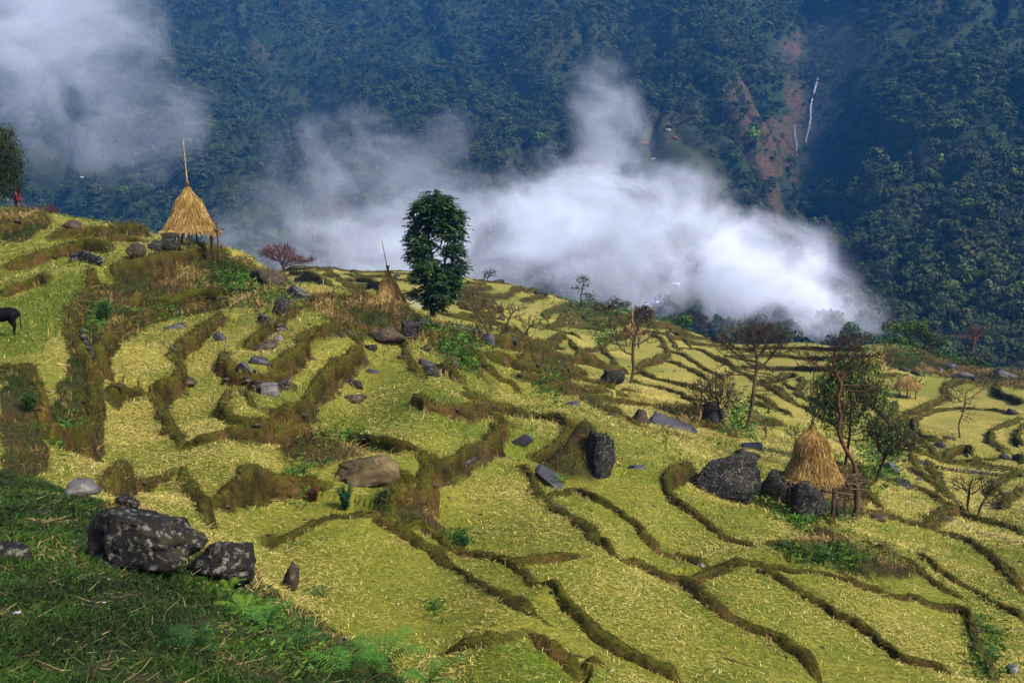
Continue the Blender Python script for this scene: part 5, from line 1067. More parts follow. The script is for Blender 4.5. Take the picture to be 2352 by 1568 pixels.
def colonize(att, trunk, step, di, dk, iters=140, seed=0, grav=0.0):
    g = np.random.default_rng(seed); N = [np.array(p, float) for p in trunk]; par = [-1]+list(range(len(trunk)-1)); A = np.array(att)
    miss = 0
    for it in range(iters):
        if not len(A) or miss > 4: break
        NP = np.array(N); d = np.linalg.norm(A[:, None]-NP[None], axis=2); k = d.argmin(1); dm = d[np.arange(len(A)), k]; act = dm < di
        if not act.any(): di *= 1.4; miss += 1; continue
        new = []
        for q in np.unique(k[act]):
            v = A[act & (k == q)]-NP[q]; v = (v/np.linalg.norm(v, axis=1)[:, None]).sum(0)+g.normal(size=3)*.22; v[2] -= grav; l = np.linalg.norm(v)
            if l < 1e-6: continue
            p = NP[q]+v/l*step
            if np.linalg.norm(NP-p, axis=1).min() < step*.35: continue
            new.append((p, q))
        if not new: miss += 1; continue
        for p, q in new: N.append(p); par.append(int(q))
        NP = np.array([p for p, _ in new]); A = A[np.linalg.norm(A[:, None]-NP[None], axis=2).min(1) > dk]
    return np.array(N), np.array(par)
def tree_parts(N, par, r_tip, r_base, e=2.3, thick=.3):
    n = len(N); R = np.zeros(n); kids = [[] for _ in range(n)]
    for k in range(1, n): kids[par[k]].append(k)
    acc = np.zeros(n)
    for k in range(n-1, -1, -1):
        if not kids[k]: acc[k] = 1
        if par[k] >= 0: acc[par[k]] += acc[k]
    R = r_tip*acc**(1/e); sc = (r_base-r_tip)/(R[0]-r_tip+1e-9) if R[0] > r_base else 1.0
    R = r_tip+(R-r_tip)*((r_base-r_tip)/(R[0]-r_tip+1e-9))
    thickm = MB(); thin = MB(); done = []
    stack = [0]; starts = [(0, None)]
    while starts:
        s, p = starts.pop(); path = ([p] if p is not None else [])+[s]; k = s
        while kids[k]:
            c = sorted(kids[k], key=lambda q: -acc[q])
            for q in c[1:]: starts.append((q, k))
            k = c[0]; path.append(k)
        if len(path) < 2: path = path*2
        P = N[path]; rr = R[path].copy()
        if p is not None: rr[0] = rr[1]*1.05
        big = rr[0] > r_base*thick
        if len(P) > 2: P = P.copy(); P[1:-1] = P[1:-1]*.5+.25*(P[2:]+P[:-2])
        tube(thickm if big else thin, P, rr, 7 if big else 4, cap=big)
    tips = [k for k in range(n) if not kids[k]]
    return thickm, thin, tips, R
def blob_pts(blobs, n, g):
    V = []; wts = np.array([b[3]*b[4]*b[5] for b in blobs], float)
    for b, m in zip(blobs, np.maximum(4, n*wts/wts.sum()).astype(int)):
        d = g.normal(size=(m, 3)); d /= np.linalg.norm(d, axis=1)[:, None]; r = g.uniform(.25, 1, m)**.5; V.append(np.array(b[:3])+d*r[:, None]*np.array(b[3:6]))
    return np.vstack(V)
def leaf_quads(P, g, size, per, spread, droop=.0, narrow=.4):
    n = len(P)*per; Q = np.repeat(P, per, 0)+g.normal(size=(n, 3))*spread; D = g.normal(size=(n, 3)); D[:, 2] = D[:, 2]*.5-droop
    L = size*g.uniform(.6, 1.3, n); up = (Q[:, 2]-Q[:, 2].min())/(np.ptp(Q[:, 2])+1e-6)
    D = D/np.linalg.norm(D, axis=1)[:, None]; r = g.normal(size=(n, 3))*.6+np.array([0, 0, 1.0]); S = np.cross(D, r); S /= np.linalg.norm(S, axis=1)[:, None]+1e-9; S *= (L*narrow/2)[:, None]
    V = np.stack([Q, Q+D*(L*.45)[:, None]+S, Q+D*L[:, None], Q+D*(L*.45)[:, None]-S], 1).reshape(-1, 3); F = np.arange(n)[:, None]*4+np.arange(4)
    t = np.clip(g.normal(.42, .22, n)+.15*(up-.5), 0, 1); return V, F, np.repeat(t, 4)
def px_tree(name, u, v, trunk, blobs, label, seed, n=220, r_base=6, r_tip=.55, step=9, bark=None, twig=None, leaves=None, group=None, depth=.8, grav=0.0, di=60, dk=13, thick=.3, cat='tree', base=None, twigs=2.9):
    """trunk: [(du,dv)...] and blobs: [(du,dv,ru,rv)...] in photo pixels from the foot; rebuilt at true size on the ground there"""
    g = np.random.default_rng(seed); B = hit(u, v)[0] if base is None else np.array(base); m = B[1]/F_PX
    T = [(du*m, g.normal(0, 2.0)*m if k else 0, -dv*m) for k, (du, dv) in enumerate(trunk)]; T = catmull(np.array(T), 4) if len(T) > 1 else np.array(T)
    T = np.vstack([[T[0, 0], T[0, 1], -.4], T])
    n = int(n*1.5); dk *= .8; A = blob_pts([(bu*m, g.uniform(-.15, .15)*ru*m, -bv*m, ru*m, ru*m*depth, rv*m) for bu, bv, ru, rv in blobs], n, g)
    N, par = colonize(A, T, step*m, di*m, dk*m, 120, seed, grav)
    tk, th, tips, R = tree_parts(N, par, r_tip*m, r_base*m*.56, thick=thick)
    t = empty(name, B, 0, label, cat, group); tk.build("trunk", bark or M_BARK, t, True)
    if th.n: tag(th.build("branches", twig or bark or M_DTWIG, t), kind="stuff")
    if twigs:
        NP = N[len(T):]; NP = NP if len(NP) else N; k_ = g.integers(0, len(NP), int(len(NP)*twigs)); Q = NP[k_]; ctr = N[len(T)-1]; D = (Q-ctr); D /= np.linalg.norm(D, axis=1)[:, None]+1e-6
        D = D*.55+g.normal(size=(len(Q), 3))*.6+np.array([0, 0, .45]); Ln = g.uniform(.5, 1.25, len(Q))*step*1.9*m
        V, Fq, tt = blades(Q, D, Ln, np.full(len(Q), max(.95*m, .005)), g.uniform(0, 1, len(Q)), (g.normal(size=(len(Q), 3))*.25+np.array([0, 0, .3]))*Ln[:, None]*.6); tag(link("twigs", mesh_np("twigs", V, Fq, twig or M_DTWIG, False, {'tint': tt}), t), kind='stuff')
    if leaves:
        lm, size, per, spr, droop, nar, frac = leaves; q = N[tips]; q = q[g.random(len(q)) < frac]
        V, Fq, tt = leaf_quads(q, g, size*m, per, spr*m, droop, nar); link("foliage", mesh_np("foliage", V, Fq, lm, False, {'tint': tt}), t)
    return t
BG = 'bare trees standing on the terraces'
px_tree("bare_tree", 652, 622, [(0,0),(-2,-12),(-8,-20)], [(-16,-44,42,14),(36,-24,38,10),(-2,-30,34,14),(-34,-36,22,10)], 'reddish bare tree with a flat wide crown on the skyline right of the tall haystack', 21, 420, 6, .5, 5, M_RBARK, M_RTWIG, None, None, .8, 0, 40, 6)
px_tree("bare_tree", 1122, 782, [(0,0),(-2,-25),(-22,-55),(-34,-75)], [(-30,-95,42,24),(10,-80,22,30),(25,-70,12,20),(-50,-75,18,18)], 'leafless slender tree nearest the dark green tree, leaning left', 22, 150, 3.6, .5, 8, M_BARK, M_DTWIG, None, BG)
px_tree("bare_tree", 1168, 770, [(0,0),(-4,-22),(3,-42)], [(-12,-62,22,20),(20,-56,26,20),(36,-66,16,10)], 'small leafless tree with a kinked trunk, middle one of three beside the grey slab', 23, 130, 3.6, .5, 7, M_DBARK, M_DTWIG, None, BG)
px_tree("bare_tree", 1209, 793, [(0,0),(-2,-14)], [(-14,-48,24,20),(14,-50,26,20),(34,-42,24,12),(-24,-38,14,14)], 'low leafless tree forking just above the ground, right of the dark boulder', 24, 170, 4, .5, 6, M_DBARK, M_DTWIG, None, BG)
px_tree("bare_tree", 1449, 880, [(0,0),(6,-35),(4,-52)], [(-28,-130,34,38),(28,-140,32,44),(8,-150,20,30),(44,-110,22,30),(-40,-90,16,22)], 'leafless tree with two upward forks standing alone in front of the small far haystack', 25, 300, 7, .55, 8, M_BARK, M_DTWIG, None, BG)
px_tree("bare_tree", 1713, 990, [(0,0),(10,-50),(14,-100),(20,-140),(22,-160)], [(-20,-205,60,40),(40,-215,62,44),(10,-240,60,24),(80,-200,30,34),(-50,-150,34,36),(60,-120,40,34),(-60,-190,26,26)], 'big leafless tree with a broad twiggy crown left of the near haystack', 26, 760, 8, .6, 8, M_BARK, M_DTWIG, None, BG, .8, 0, 60, 11)
px_tree("bushy_tree", 1664, 986, [(0,0),(-6,-30),(-14,-50)], [(-40,-90,52,34),(-10,-100,40,30),(10,-70,26,24),(-60,-70,30,24),(-20,-60,40,20)], 'low dense twiggy tree with dark foliage left of the big leafless tree', 27, 560, 5, .6, 7, M_DBARK, M_DTWIG, (M_OLVLEAF, 6, 1, 4, .1, .5, .4), None, .9, 0, 55, 9)
px_tree("bare_tree", 2205, 1004, [(0,0),(-6,-32),(4,-60),(8,-90)], [(-20,-100,26,22),(16,-96,18,24),(40,-120,24,14),(24,-52,12,26),(-34,-112,14,12)], 'thin leafless tree alone in the round yellow field at far right', 28, 130, 3.6, .55, 8, M_BARK, M_BARK, None, BG)
px_tree("bare_tree", 2222, 1190, [(0,0),(-2,-30),(0,-60)], [(-22,-84,30,18),(20,-90,30,18),(4,-70,22,18)], 'left one of two low leafless trees by the path at the right edge', 29, 240, 5.5, .55, 7, M_DBARK, M_DTWIG, None, BG)
px_tree("bare_tree", 2245, 1192, [(0,0),(6,-26),(14,-46)], [(28,-70,32,22),(48,-48,30,16),(20,-92,30,14),(56,-30,18,10)], 'right one of two low leafless trees by the path, with a crooked pale trunk', 30, 240, 5.5, .55, 7, M_BARK, M_DTWIG, None, BG)
px_tree("bare_tree", 1617, 760, [(0,0),(-1,-20)], [(-4,-36,12,14),(6,-30,10,12)], 'tiny leafless tree on the far plateau edge in front of the fog', 31, 90, 2.2, .5, 5, M_DBARK, M_DTWIG, None, None, .8, 0, 40, 6)
px_tree("bare_tree", 1122, 650, [(0,0),(-3,-8)], [(-4,-18,10,8),(8,-22,10,8)], 'tiny bare shrub on the skyline right of the dark green tree', 32, 60, 1.8, .45, 4, M_DBARK, M_DTWIG, (M_BIGLEAF, 4, 1, 2, 0, .6, .3), None, .8, 0, 30, 5)
px_tree("bare_tree", 112, 492, [(0,0),(0,-4)], [(-14,-8,20,5),(4,-14,12,7),(16,-6,14,5)], 'tiny reddish bare shrub on the hill edge right of the person', 33, 110, 2.2, .5, 4, M_RBARK, M_RTWIG, None, None, .6, 0, 30, 5)
px_tree("leafy_tree", 1336, 706, [(0,0),(-2,-30),(4,-52),(2,-66)], [(2,-64,14,8),(-14,-46,12,6),(14,-28,14,8),(8,-50,10,8),(20,-16,12,8)], 'thin tree with tiers of green leaves at the plateau edge against the fog', 34, 110, 2.6, .5, 5, M_DBARK, M_DTWIG, (M_UMBLEAF, 6, 6, 4, .1, .6, .8), None, .8, 0, 30, 6)
px_tree("leafy_tree", 1560, 748, [(0,0),(-3,-6)], [(-18,-18,24,7),(14,-20,28,8),(0,-12,30,8)], 'low spreading green tree on the far plateau edge below the blue-roofed hut', 35, 170, 3, .5, 5, M_DBARK, M_DTWIG, (M_UMBLEAF, 6, 6, 4, .1, .6, .8), None, .8, 0, 40, 6)
px_tree("brown_tree", 1476, 738, [(0,0),(0,-8)], [(0,-22,22,14),(-10,-14,14,10),(12,-14,12,10)], 'round brown-leaved tree behind the two-forked leafless tree', 36, 170, 3, .5, 5, M_DBARK, M_DTWIG, (M_BRNLEAF, 6, 8, 4, .1, .7, 1.0), None, .9, 0, 40, 6)
px_tree("leafy_tree", 1398, 722, [(0,0),(0,-8)], [(-16,-18,22,12),(12,-24,16,14),(34,-20,18,10)], 'olive yellow bamboo-like clump on the plateau edge right of the thin tiered tree', 37, 170, 2.6, .5, 5, M_DBARK, M_DTWIG, (M_OLVLEAF, 7, 8, 4, .2, .35, 1.0), None, .9, 0, 40, 6)
px_tree("flat_crowned_tree", 2092, 800, [(0,0),(-4,-22),(-16,-36)], [(-34,-48,36,7),(0,-50,40,9),(26,-38,20,8),(-10,-40,30,6)], 'bright green flat-topped tree on the right-hand hill edge', 38, 260, 4, .5, 5, M_DBARK, M_DTWIG, (M_UMBLEAF, 6, 8, 4, .05, .6, .95), None, .8, 0, 45, 6)
px_tree("flat_crowned_tree", 2130, 812, [(0,0),(-6,-14),(-8,-24)], [(-8,-38,22,8),(16,-30,22,6),(22,-22,16,5)], 'smaller green and brown tree with a crooked trunk right of the flat-topped one', 39, 160, 3.6, .5, 5, M_DBARK, M_DTWIG, (M_MIDLEAF, 6, 5, 4, .05, .6, .7), None, .8, 0, 40, 6)
px_tree("bare_tree", 2222, 838, [(0,0),(6,-26),(12,-56),(10,-70)], [(8,-82,14,10),(24,-74,10,12),(-22,-66,14,7)], 'gnarled reddish tree with few twigs on the right-hand hill edge', 40, 80, 4.4, .6, 5, M_RBARK, M_RTWIG, None, None, .7, 0, 40, 6)
px_tree("leafy_tree", 2246, 842, [(0,0),(-1,-10)], [(-8,-16,14,8),(10,-14,12,8),(-24,-30,12,8)], 'small green shrub-like tree at the foot of the gnarled reddish tree', 41, 90, 2.2, .5, 5, M_DBARK, M_DTWIG, (M_MIDLEAF, 6, 6, 4, .05, .6, .8), None, .8, 0, 40, 6)
px_tree("bushy_tree", 1832, 1022, [(0,0),(-6,-16)], [(-14,-34,22,14),(8,-36,20,14),(0,-22,20,10)], 'small green leafy tree in the yellow field just left of the near haystack', 42, 160, 3.4, .5, 6, M_DBARK, M_DTWIG, (M_MIDLEAF, 8, 4, 5, .05, .5, .6), None)
px_tree("bare_tree", 1759, 1008, [(0,0),(0,-16)], [(-6,-30,18,12),(10,-28,14,12)], 'very small leafless tree between the big leafless tree and the near haystack', 43, 90, 2.6, .5, 5, M_DBARK, M_DTWIG, (M_OLVLEAF, 6, 1, 3, 0, .5, .4), None)
# the crooked red-barked tree and its neighbours by the near haystack
px_tree("red_barked_tree", 1968, 1098, [(0,0),(-8,-36),(-30,-70),(-48,-112),(-44,-150),(-54,-190),(-46,-222),(-62,-250)], [(-90,-262,40,14),(-130,-290,36,34),(-30,-300,50,34),(20,-285,50,28),(-70,-310,30,24),(40,-220,44,16),(0,-190,30,20),(-20,-330,60,12)], 'tall crooked red-barked tree rising behind the near haystack', 44, 620, 8.5, .55, 9, M_RBARK, M_DTWIG, None, None, .8, 0, 70, 12, .22)
px_tree("bamboo_tree", 1940, 1075, [(0,0),(4,-40),(8,-80)], [(-50,-170,40,60),(-30,-200,36,60),(30,-200,50,70),(60,-150,40,60),(0,-130,50,50),(-36,-120,24,60),(70,-90,30,34),(10,-240,50,30)], 'dense dark green tree with hanging narrow leaves behind the crooked red-barked tree', 45, 620, 6, .6, 10, M_DBARK, M_DTWIG, (M_MIDLEAF, 12, 34, 13, .9, .22, 1.0), None, .9, 0, 75, 13)
px_tree("bushy_tree", 2010, 1105, [(0,0),(10,-30),(22,-60)], [(40,-110,50,26),(10,-120,40,28),(70,-90,40,20),(30,-80,40,20)], 'spreading shrubby tree with tufts of green leaves right of the crooked red-barked tree', 46, 420, 6.5, .6, 8, M_DBARK, M_DTWIG, (M_MIDLEAF, 9, 9, 6, 0, .45, .6), None, .9, 0, 60, 10)
px_tree("leafy_tree", 2014, 1090, [(0,0),(0,-22),(14,-44)], [(20,-64,22,14),(-8,-50,14,12)], 'small forked tree with a leaning trunk between the rocks and the path', 47, 90, 4, .6, 7, M_BARK, M_DTWIG, (M_MIDLEAF, 8, 4, 4, 0, .5, .5), None)
px_tree("gnarled_tree", 1962, 1192, [(0,0),(6,-30),(4,-60),(0,-92)], [(-8,-98,20,8),(8,-94,16,10),(-14,-84,16,8)], 'thick gnarled trunk leaning under the right edge of the hay platform', 48, 60, 14, 1.4, 8, M_BARK, M_BARK, (M_MIDLEAF, 8, 4, 4, .3, .5, .6), None, .6, 0, 50, 9)
px_tree("gnarled_tree", 1924, 1188, [(0,0),(-2,-26),(-8,-50),(-14,-74)], [(-16,-84,12,8),(8,-60,12,16),(-2,-78,14,8)], 'dark twisted twin trunk directly under the hay platform', 49, 60, 9, 1.2, 8, M_DBARK, M_DBARK, None, None, .6, 0, 50, 9)
px_tree("leafy_tree", 1942, 1186, [(0,0),(-4,-20)], [(-4,-50,14,16),(10,-42,12,16),(-16,-40,10,12)], 'slim sapling with green leaves between the trunks under the hay platform', 50, 70, 3, .6, 7, M_DBARK, M_DTWIG, (M_MIDLEAF, 8, 3, 4, .2, .5, .6), None, .6)
# the tall dark green tree
def big_tree():
    g = np.random.default_rng(60); B = hit(995, 731)[0]; m = B[1]/F_PX
    t = empty("broadleaf_tree", B, 0, 'tall dark green leafy tree standing alone near the middle of the terraces', 'tree')
    cl = [(8,-282,26,18),(30,-262,30,24),(-20,-262,30,20),(-42,-240,24,22),(52,-232,32,26),(14,-238,40,26),(-34,-206,34,24),(62,-196,26,26),(30,-206,30,22),(-46,-174,26,24),(-18,-172,30,22),(62,-162,24,20),(40,-158,22,18),
          (-44,-142,28,20),(-20,-128,34,22),(62,-122,28,22),(38,-112,26,20),(0,-110,28,20),(-30,-100,30,20),(30,-84,34,22),(60,-92,22,22),(-4,-76,30,22),(24,-54,32,20),(-36,-56,24,14),(-6,-44,28,18),(44,-60,20,18),(8,-30,24,14),(-56,-66,16,10)]
    blobs = [((8+(u-8)*.8)*m, g.uniform(-.5, .5)*30*m, -v*m, a*.84*m, a*.84*m, b*m) for u, v, a, b in cl]
    A = blob_pts(blobs, 620, g); A = np.vstack([A, np.column_stack([g.uniform(-20, 34, 90)*m, g.uniform(-16, 16, 90)*m, g.uniform(70, 230, 90)*m])]); T = catmull(np.array([(0, 0, 0), (-2*m, 0, 24*m), (4*m, 0, 52*m), (8*m, 0, 70*m)]), 4); T = np.vstack([[0, 0, -.5], T])
    N, par = colonize(A, T, 9*m, 60*m, 12*m, 140, 61); tk, th, tips, R = tree_parts(N, par, .7*m, 6.5*m, thick=.25)
    tk.build("trunk", M_DBARK, t, True); th.build("branches", M_DBARK, t)
    # drooping sprays of narrow leaflets
    P = blob_pts(blobs, 2700, g); P = np.vstack([P, N[tips]]); per = 11; n = len(P)*per
    ax = g.normal(size=(len(P), 3)); ctr = np.array([8*m, 0, 0]); ax[:, :2] += (P-ctr)[:, :2]*.5/m/20; ax[:, 2] = ax[:, 2]*.3-.45; ax /= np.linalg.norm(ax, axis=1)[:, None]
    Ls = 17*m*g.uniform(.6, 1.3, len(P)); Q = np.repeat(P, per, 0); AX = np.repeat(ax, per, 0); tt = np.tile(np.linspace(.05, 1, per), len(P)); Q = Q+AX*(np.repeat(Ls, per)*tt)[:, None]
    sd = np.where(np.arange(n) % 2, 1, -1); up = np.array([0, 0, 1.0]); S = np.cross(AX, up); S /= np.linalg.norm(S, axis=1)[:, None]+1e-9
    D = S*sd[:, None]*.8+AX*.7+np.array([0, 0, -.35])+g.normal(size=(n, 3))*.2; D /= np.linalg.norm(D, axis=1)[:, None]; L = 8.5*m*g.uniform(.7, 1.2, n); Wd = np.cross(D, up+g.normal(size=(n, 3))*.3); Wd /= np.linalg.norm(Wd, axis=1)[:, None]+1e-9; Wd *= (L*.20)[:, None]
    V = np.stack([Q, Q+D*(L*.5)[:, None]+Wd, Q+D*L[:, None], Q+D*(L*.5)[:, None]-Wd], 1).reshape(-1, 3); F = np.arange(n)[:, None]*4+np.arange(4)
    tint = np.repeat(np.clip(np.repeat(g.normal(.42, .2, len(P)), per)+g.normal(0, .1, n), 0, 1), 4)
    link("foliage", mesh_np("foliage", V, F, M_BIGLEAF, False, {'tint': tint}), t)
big_tree()
# the big dark bush cut by the left edge
def edge_tree():
    g = np.random.default_rng(70); B = hit(8, 478)[0]; m = B[1]/F_PX
    t = empty("drooping_tree", B, 0, 'large dark bushy tree with drooping foliage behind the person at the left edge', 'tree')
    cl = [(10,-150,34,34),(-20,-160,40,30),(34,-110,24,40),(-10,-100,40,40),(30,-70,24,34),(44,-50,14,16),(-40,-80,40,60),(0,-50,34,30),(-70,-110,40,60),(-90,-60,30,40)]
    bl = [(u*m, g.uniform(-.3, .3)*a*m, -v*m, a*m, a*m, b*m) for u, v, a, b in cl]; A = blob_pts(bl, 240, g)
    N, par = colonize(A, np.array([(-16*m, 0, -.4), (-16*m, 0, 20*m), (-14*m, 0, 50*m), (-14*m, 0, 100*m)]), 11*m, 80*m, 16*m, 90, 71); tk, th, tips, R = tree_parts(N, par, .7*m, 8*m)
    tk.build("trunk", M_DBARK, t, True); th.build("branches", M_DBARK, t)
    P = np.vstack([blob_pts(bl, 1500, g), N[tips]]); V, F, tt = leaf_quads(P, g, 9*m, 7, 6*m, .9, .25); link("foliage", mesh_np("foliage", V, F, leaf_mat("edge_tree_leaf", (.006, .010, .002), (.020, .030, .004), (.05, .06, .008)), False, {'tint': tt}), t)
edge_tree()
# ---------------------------------------------------------------- haystacks on poles
def straw_mat():
    T = NT("hay"); t = T.attr('tint'); c = T.ramp(t, [(0, (.040, .021, .005)), (.35, (.12, .068, .017)), (.7, (.25, .155, .047)), (1, (.40, .29, .115))]); return T.finish(c, .8, .15, None, .08)
M_HAY = straw_mat(); M_HAYCORE = simple_mat("hay_core", (.06, .032, .008), (.17, .095, .025), 14, .9, .1, space='obj')
M_POLE = simple_mat("bamboo_pole", (.14, .085, .035), (.30, .20, .10), 5, .6, .3, space='obj'); M_WOOD = simple_mat("weathered_wood", (.016, .010, .006), (.060, .036, .020), 8, .85, .15, space='obj'); M_DPOLE = simple_mat("dark_pole", (.006, .005, .004), (.02, .015, .01), 6, .8, .2, space='obj')
def haystack(u, v, label, prof, px0, legs, pole, n, seed, poles=(), lean=0.0, pole_mat=None, braid=True, sway=0, tieh=0, far=None):
    """prof: [(height, radius)] in photo pixels above the foot; legs: [(du, dv_top, dy)]; pole: height of the tip"""
    g = np.random.default_rng(seed); B = hit(u, v)[0]
    if far: a_ = float(ray(u, v)[0]); B = np.array([a_*far, far, zat(a_*far, far)[0]])
    m = B[1]/F_PX; t = empty("haystack", B, 0, label, 'haystack')
    pr = np.array(prof, float)*m; z = np.linspace(pr[0, 0], pr[-1, 0], 26); r = np.interp(z, pr[:, 0], pr[:, 1]); r = np.convolve(np.pad(r, 2, 'edge'), [.15, .2, .3, .2, .15], 'valid')
    K = 32; th = np.arange(K)*2*math.pi/K; TH, Z = np.meshgrid(th, z); Rr = r[:, None]*(1+.05*noise2(np.cos(TH)*2+5, np.sin(TH)*2+Z/m*.03, seed)+.035*noise2(TH*5, Z/m*.1, seed+2)); ox = lean*m*(Z-z[0])/(z[-1]-z[0]); oy = 0
    V = np.stack([Rr*np.cos(TH)*.97+ox, Rr*np.sin(TH)*.97, Z], -1).reshape(-1, 3); mb = MB(); i = np.arange(25)[:, None]*K; j = np.arange(K)[None]; j2 = (j+1) % K
    mb.add(V, None, np.stack([i+j, i+j2, i+K+j2, i+K+j], -1).reshape(-1, 4)); c0 = np.arange(K); mb.add(np.vstack([V[:K], [[0, 0, z[0]-.02*m]]]), [(K, (q+1) % K, q) for q in range(K)])
    mb.build("hay_pile", M_HAYCORE, t, True)
    # loose straw hanging over the pile
    hz_ = z[0]+(z[-1]-z[0])*g.uniform(0, 1, n)**1.25; a = g.uniform(0, 2*math.pi, n); rr = np.interp(hz_, z, r); rr2 = np.interp(hz_+.5*m, z, r); sl = (rr2-rr)/(.5*m)
    P = np.column_stack([rr*np.cos(a)*1.01+lean*m*(hz_-z[0])/(z[-1]-z[0]), rr*np.sin(a)*1.01, hz_]); rad = np.column_stack([np.cos(a), np.sin(a), np.zeros(n)]); tan = np.column_stack([-np.sin(a), np.cos(a), np.zeros(n)])
    D = -np.array([0, 0, 1.0])+rad*(-sl)[:, None]+rad*g.uniform(.0, .28, n)[:, None]+tan*g.normal(0, .28, n)[:, None]; patch = .5+.35*noise2(a*2.2, hz_/m*.05, seed+7); tint = np.clip(patch*.6+g.uniform(0, .55, n)-.25*(rr < 6*m), 0, 1)
    Vv, Q, A = blades(P, D, g.uniform(7, 17, n)*m, g.uniform(.7, 1.4, n)*m, tint); link("straw", mesh_np("straw", Vv, Q, M_HAY, False, {'tint': A}), t)
    nf = n//6; a = g.uniform(0, 2*math.pi, nf); P = np.column_stack([r[0]*np.cos(a)*.97, r[0]*np.sin(a)*.97, np.full(nf, z[0]+2*m)]); D = np.column_stack([np.cos(a)*1.1+g.normal(0, .3, nf), np.sin(a)*1.1+g.normal(0, .3, nf), g.normal(-.45, .3, nf)])
    Vv, Q, A = blades(P, D, g.uniform(5, 14, nf)*m, g.uniform(.6, 1.1, nf)*m, g.uniform(.35, 1, nf)); link("straw_fringe", mesh_np("straw_fringe", Vv, Q, M_HAY, False, {'tint': A}), t)
    if braid:
        zt = z[-1]; nb = 160; a = g.uniform(0, 6.28, nb); P = np.column_stack([np.cos(a)*1.5*m+lean*m, np.sin(a)*1.5*m, np.full(nb, zt)-2*m]); D = np.column_stack([np.cos(a)*.22, np.sin(a)*.22, np.ones(nb)]); Vv, Q, A = blades(P, D, g.uniform(6, 15, nb)*m, np.full(nb, 1.2*m), g.uniform(0, .7, nb)); link("straw_topknot", mesh_np("straw_topknot", Vv, Q, M_HAY, False, {'tint': A}), t)
        mb = MB(); tube(mb, [(lean*m+1.8*m*math.cos(q), 1.8*m*math.sin(q), zt-1*m+q*.12*m) for q in np.linspace(0, 12.5, 40)], .7*m, 5); mb.build("straw_binding", M_HAYCORE, t)
    if pole:
        mb = MB(); zz = np.linspace(0, pole, 24)*m; tube(mb, np.column_stack([lean*m*np.clip(zz/z[-1], 0, 1)+sway*m*np.clip((zz-z[-1])/(pole*m-z[-1]+1e-6), 0, 1), 0*zz, zz]), np.linspace(1.7, .9, 24)*m*(1+.12*(np.arange(24) % 3 == 0)), 7); mb.build("pole", pole_mat or M_POLE, t)
    for du, top, dy, wd in legs:
        mb = MB(); x = du*m; y = dy*m; gz_ = zat(B[0]+x, B[1]+y)[0]-B[2]; tube(mb, [(x+g.normal(0, 2)*m, y, gz_-.15), (x+g.normal(0, 1)*m, y, (gz_+top*m)/2), (x, y, top*m)], [wd*m, wd*.9*m, wd*.8*m], 7); mb.build("leg", M_WOOD, t)
    for (x0, y0, z0), (x1, y1, z1), wd in poles:
        mb = MB(); P = np.linspace((x0, y0, z0), (x1, y1, z1), 5)*m; P[1:4] += g.normal(0, .5, (3, 3))*m; tube(mb, P, np.linspace(wd, wd*.7, 5)*m, 6); mb.build("platform_pole", M_WOOD, t)
    return t
haystack(440, 567, 'tall bell-shaped haystack on a stilted platform on the left skyline, with a long bare pole', [(35,60),(39,59),(50,52),(64,44),(78,37),(92,32),(106,25),(118,17),(127,7),(136,5)], 0,
    [(-14,31,-20,2.6),(8,29,14,2.0),(20,31,-22,2.8),(52,35,-10,3.4),(64,61,-16,2.6),(-34,27,16,2.0),(38,29,22,2.0)], 240, 5600, 1,
    [((-44,-22,31),(82,-20,40),2.4),((-50,8,32),(74,10,40),2.2),((-46,26,32),(60,26,38),2.0)]+[((x,-34,34+x*.06),(x+2,34,35+x*.06),1.9) for x in range(-42, 62, 13)], -3, None, True, -6)
haystack(1864, 1186, 'big golden haystack on a log platform among rocks and trees at right', [(96,66),(102,65),(120,54),(140,47),(158,42),(172,39),(186,33),(196,27),(203,14),(210,6),(222,5)], 0,
    [(-54,84,-20,4.0),(-6,92,-34,5.4),(40,84,-30,4.0),(58,80,20,4.0),(-48,84,34,3.6)], 372, 8200, 2,
    [((-70,-44,86),(78,-58,70),3.2),((-78,-14,94),(96,-16,84),3.2),((-72,22,96),(90,20,92),3.0),((-66,44,96),(84,40,94),2.6),((20,-56,88),(118,-34,74),2.6),((36,-30,92),(112,-8,108),2.2),((30,-6,94),(120,16,102),2.2)]+[((x,-52,86),(x+g_,48,98),2.3) for x, g_ in zip(range(-74, 74, 12), (4,-3,6,2,-5,3,7,-2,5,1,-4,6,3))], -7, M_DPOLE, True, -2)
haystack(896, 718, 'pale conical haystack half hidden behind the weedy knoll, with a thin leaning pole', [(4,38),(16,34),(30,27),(44,21),(58,15),(68,8),(76,4),(82,3)], 0, [], 150, 2600, 3, (), -4, None, True, -12, 0, 84)
haystack(1452, 797, 'tiny haystack on stilts behind the two-forked leafless tree in the middle distance', [(38,17),(43,16),(49,13),(54,8),(57,2)], 0, [(-14,40,-6,1.3),(-4,40,6,1.1),(4,40,-6,1.2),(12,40,0,1.4),(15,40,8,1.1)], 96, 900, 4, [((-17,-8,38),(17,-8,38),1.2),((-17,8,38),(17,8,38),1.2)], 0, None, False)
haystack(2083, 913, 'small dome-shaped haystack on thin legs in the yellow field at far right', [(27,25),(31,24),(40,19),(48,12),(53,4)], 0, [(-19,28,-6,1.0),(-12,28,10,1.0),(-2,28,-10,1.0),(11,28,8,1.0),(15,30,-12,1.5)], 62, 1400, 5, [((-25,-10,27),(25,-10,27),1.0),((-25,10,27),(25,10,27),1.0),((0,-22,27),(0,22,27),1.0)], 0, None, False)
haystack(1540, 756, 'very small pale haystack mound at the plateau edge left of the low spreading green tree', [(1,5),(3,4.5),(6,2.5),(9,1)], 0, [], 0, 120, 6, (), 0, None, False)
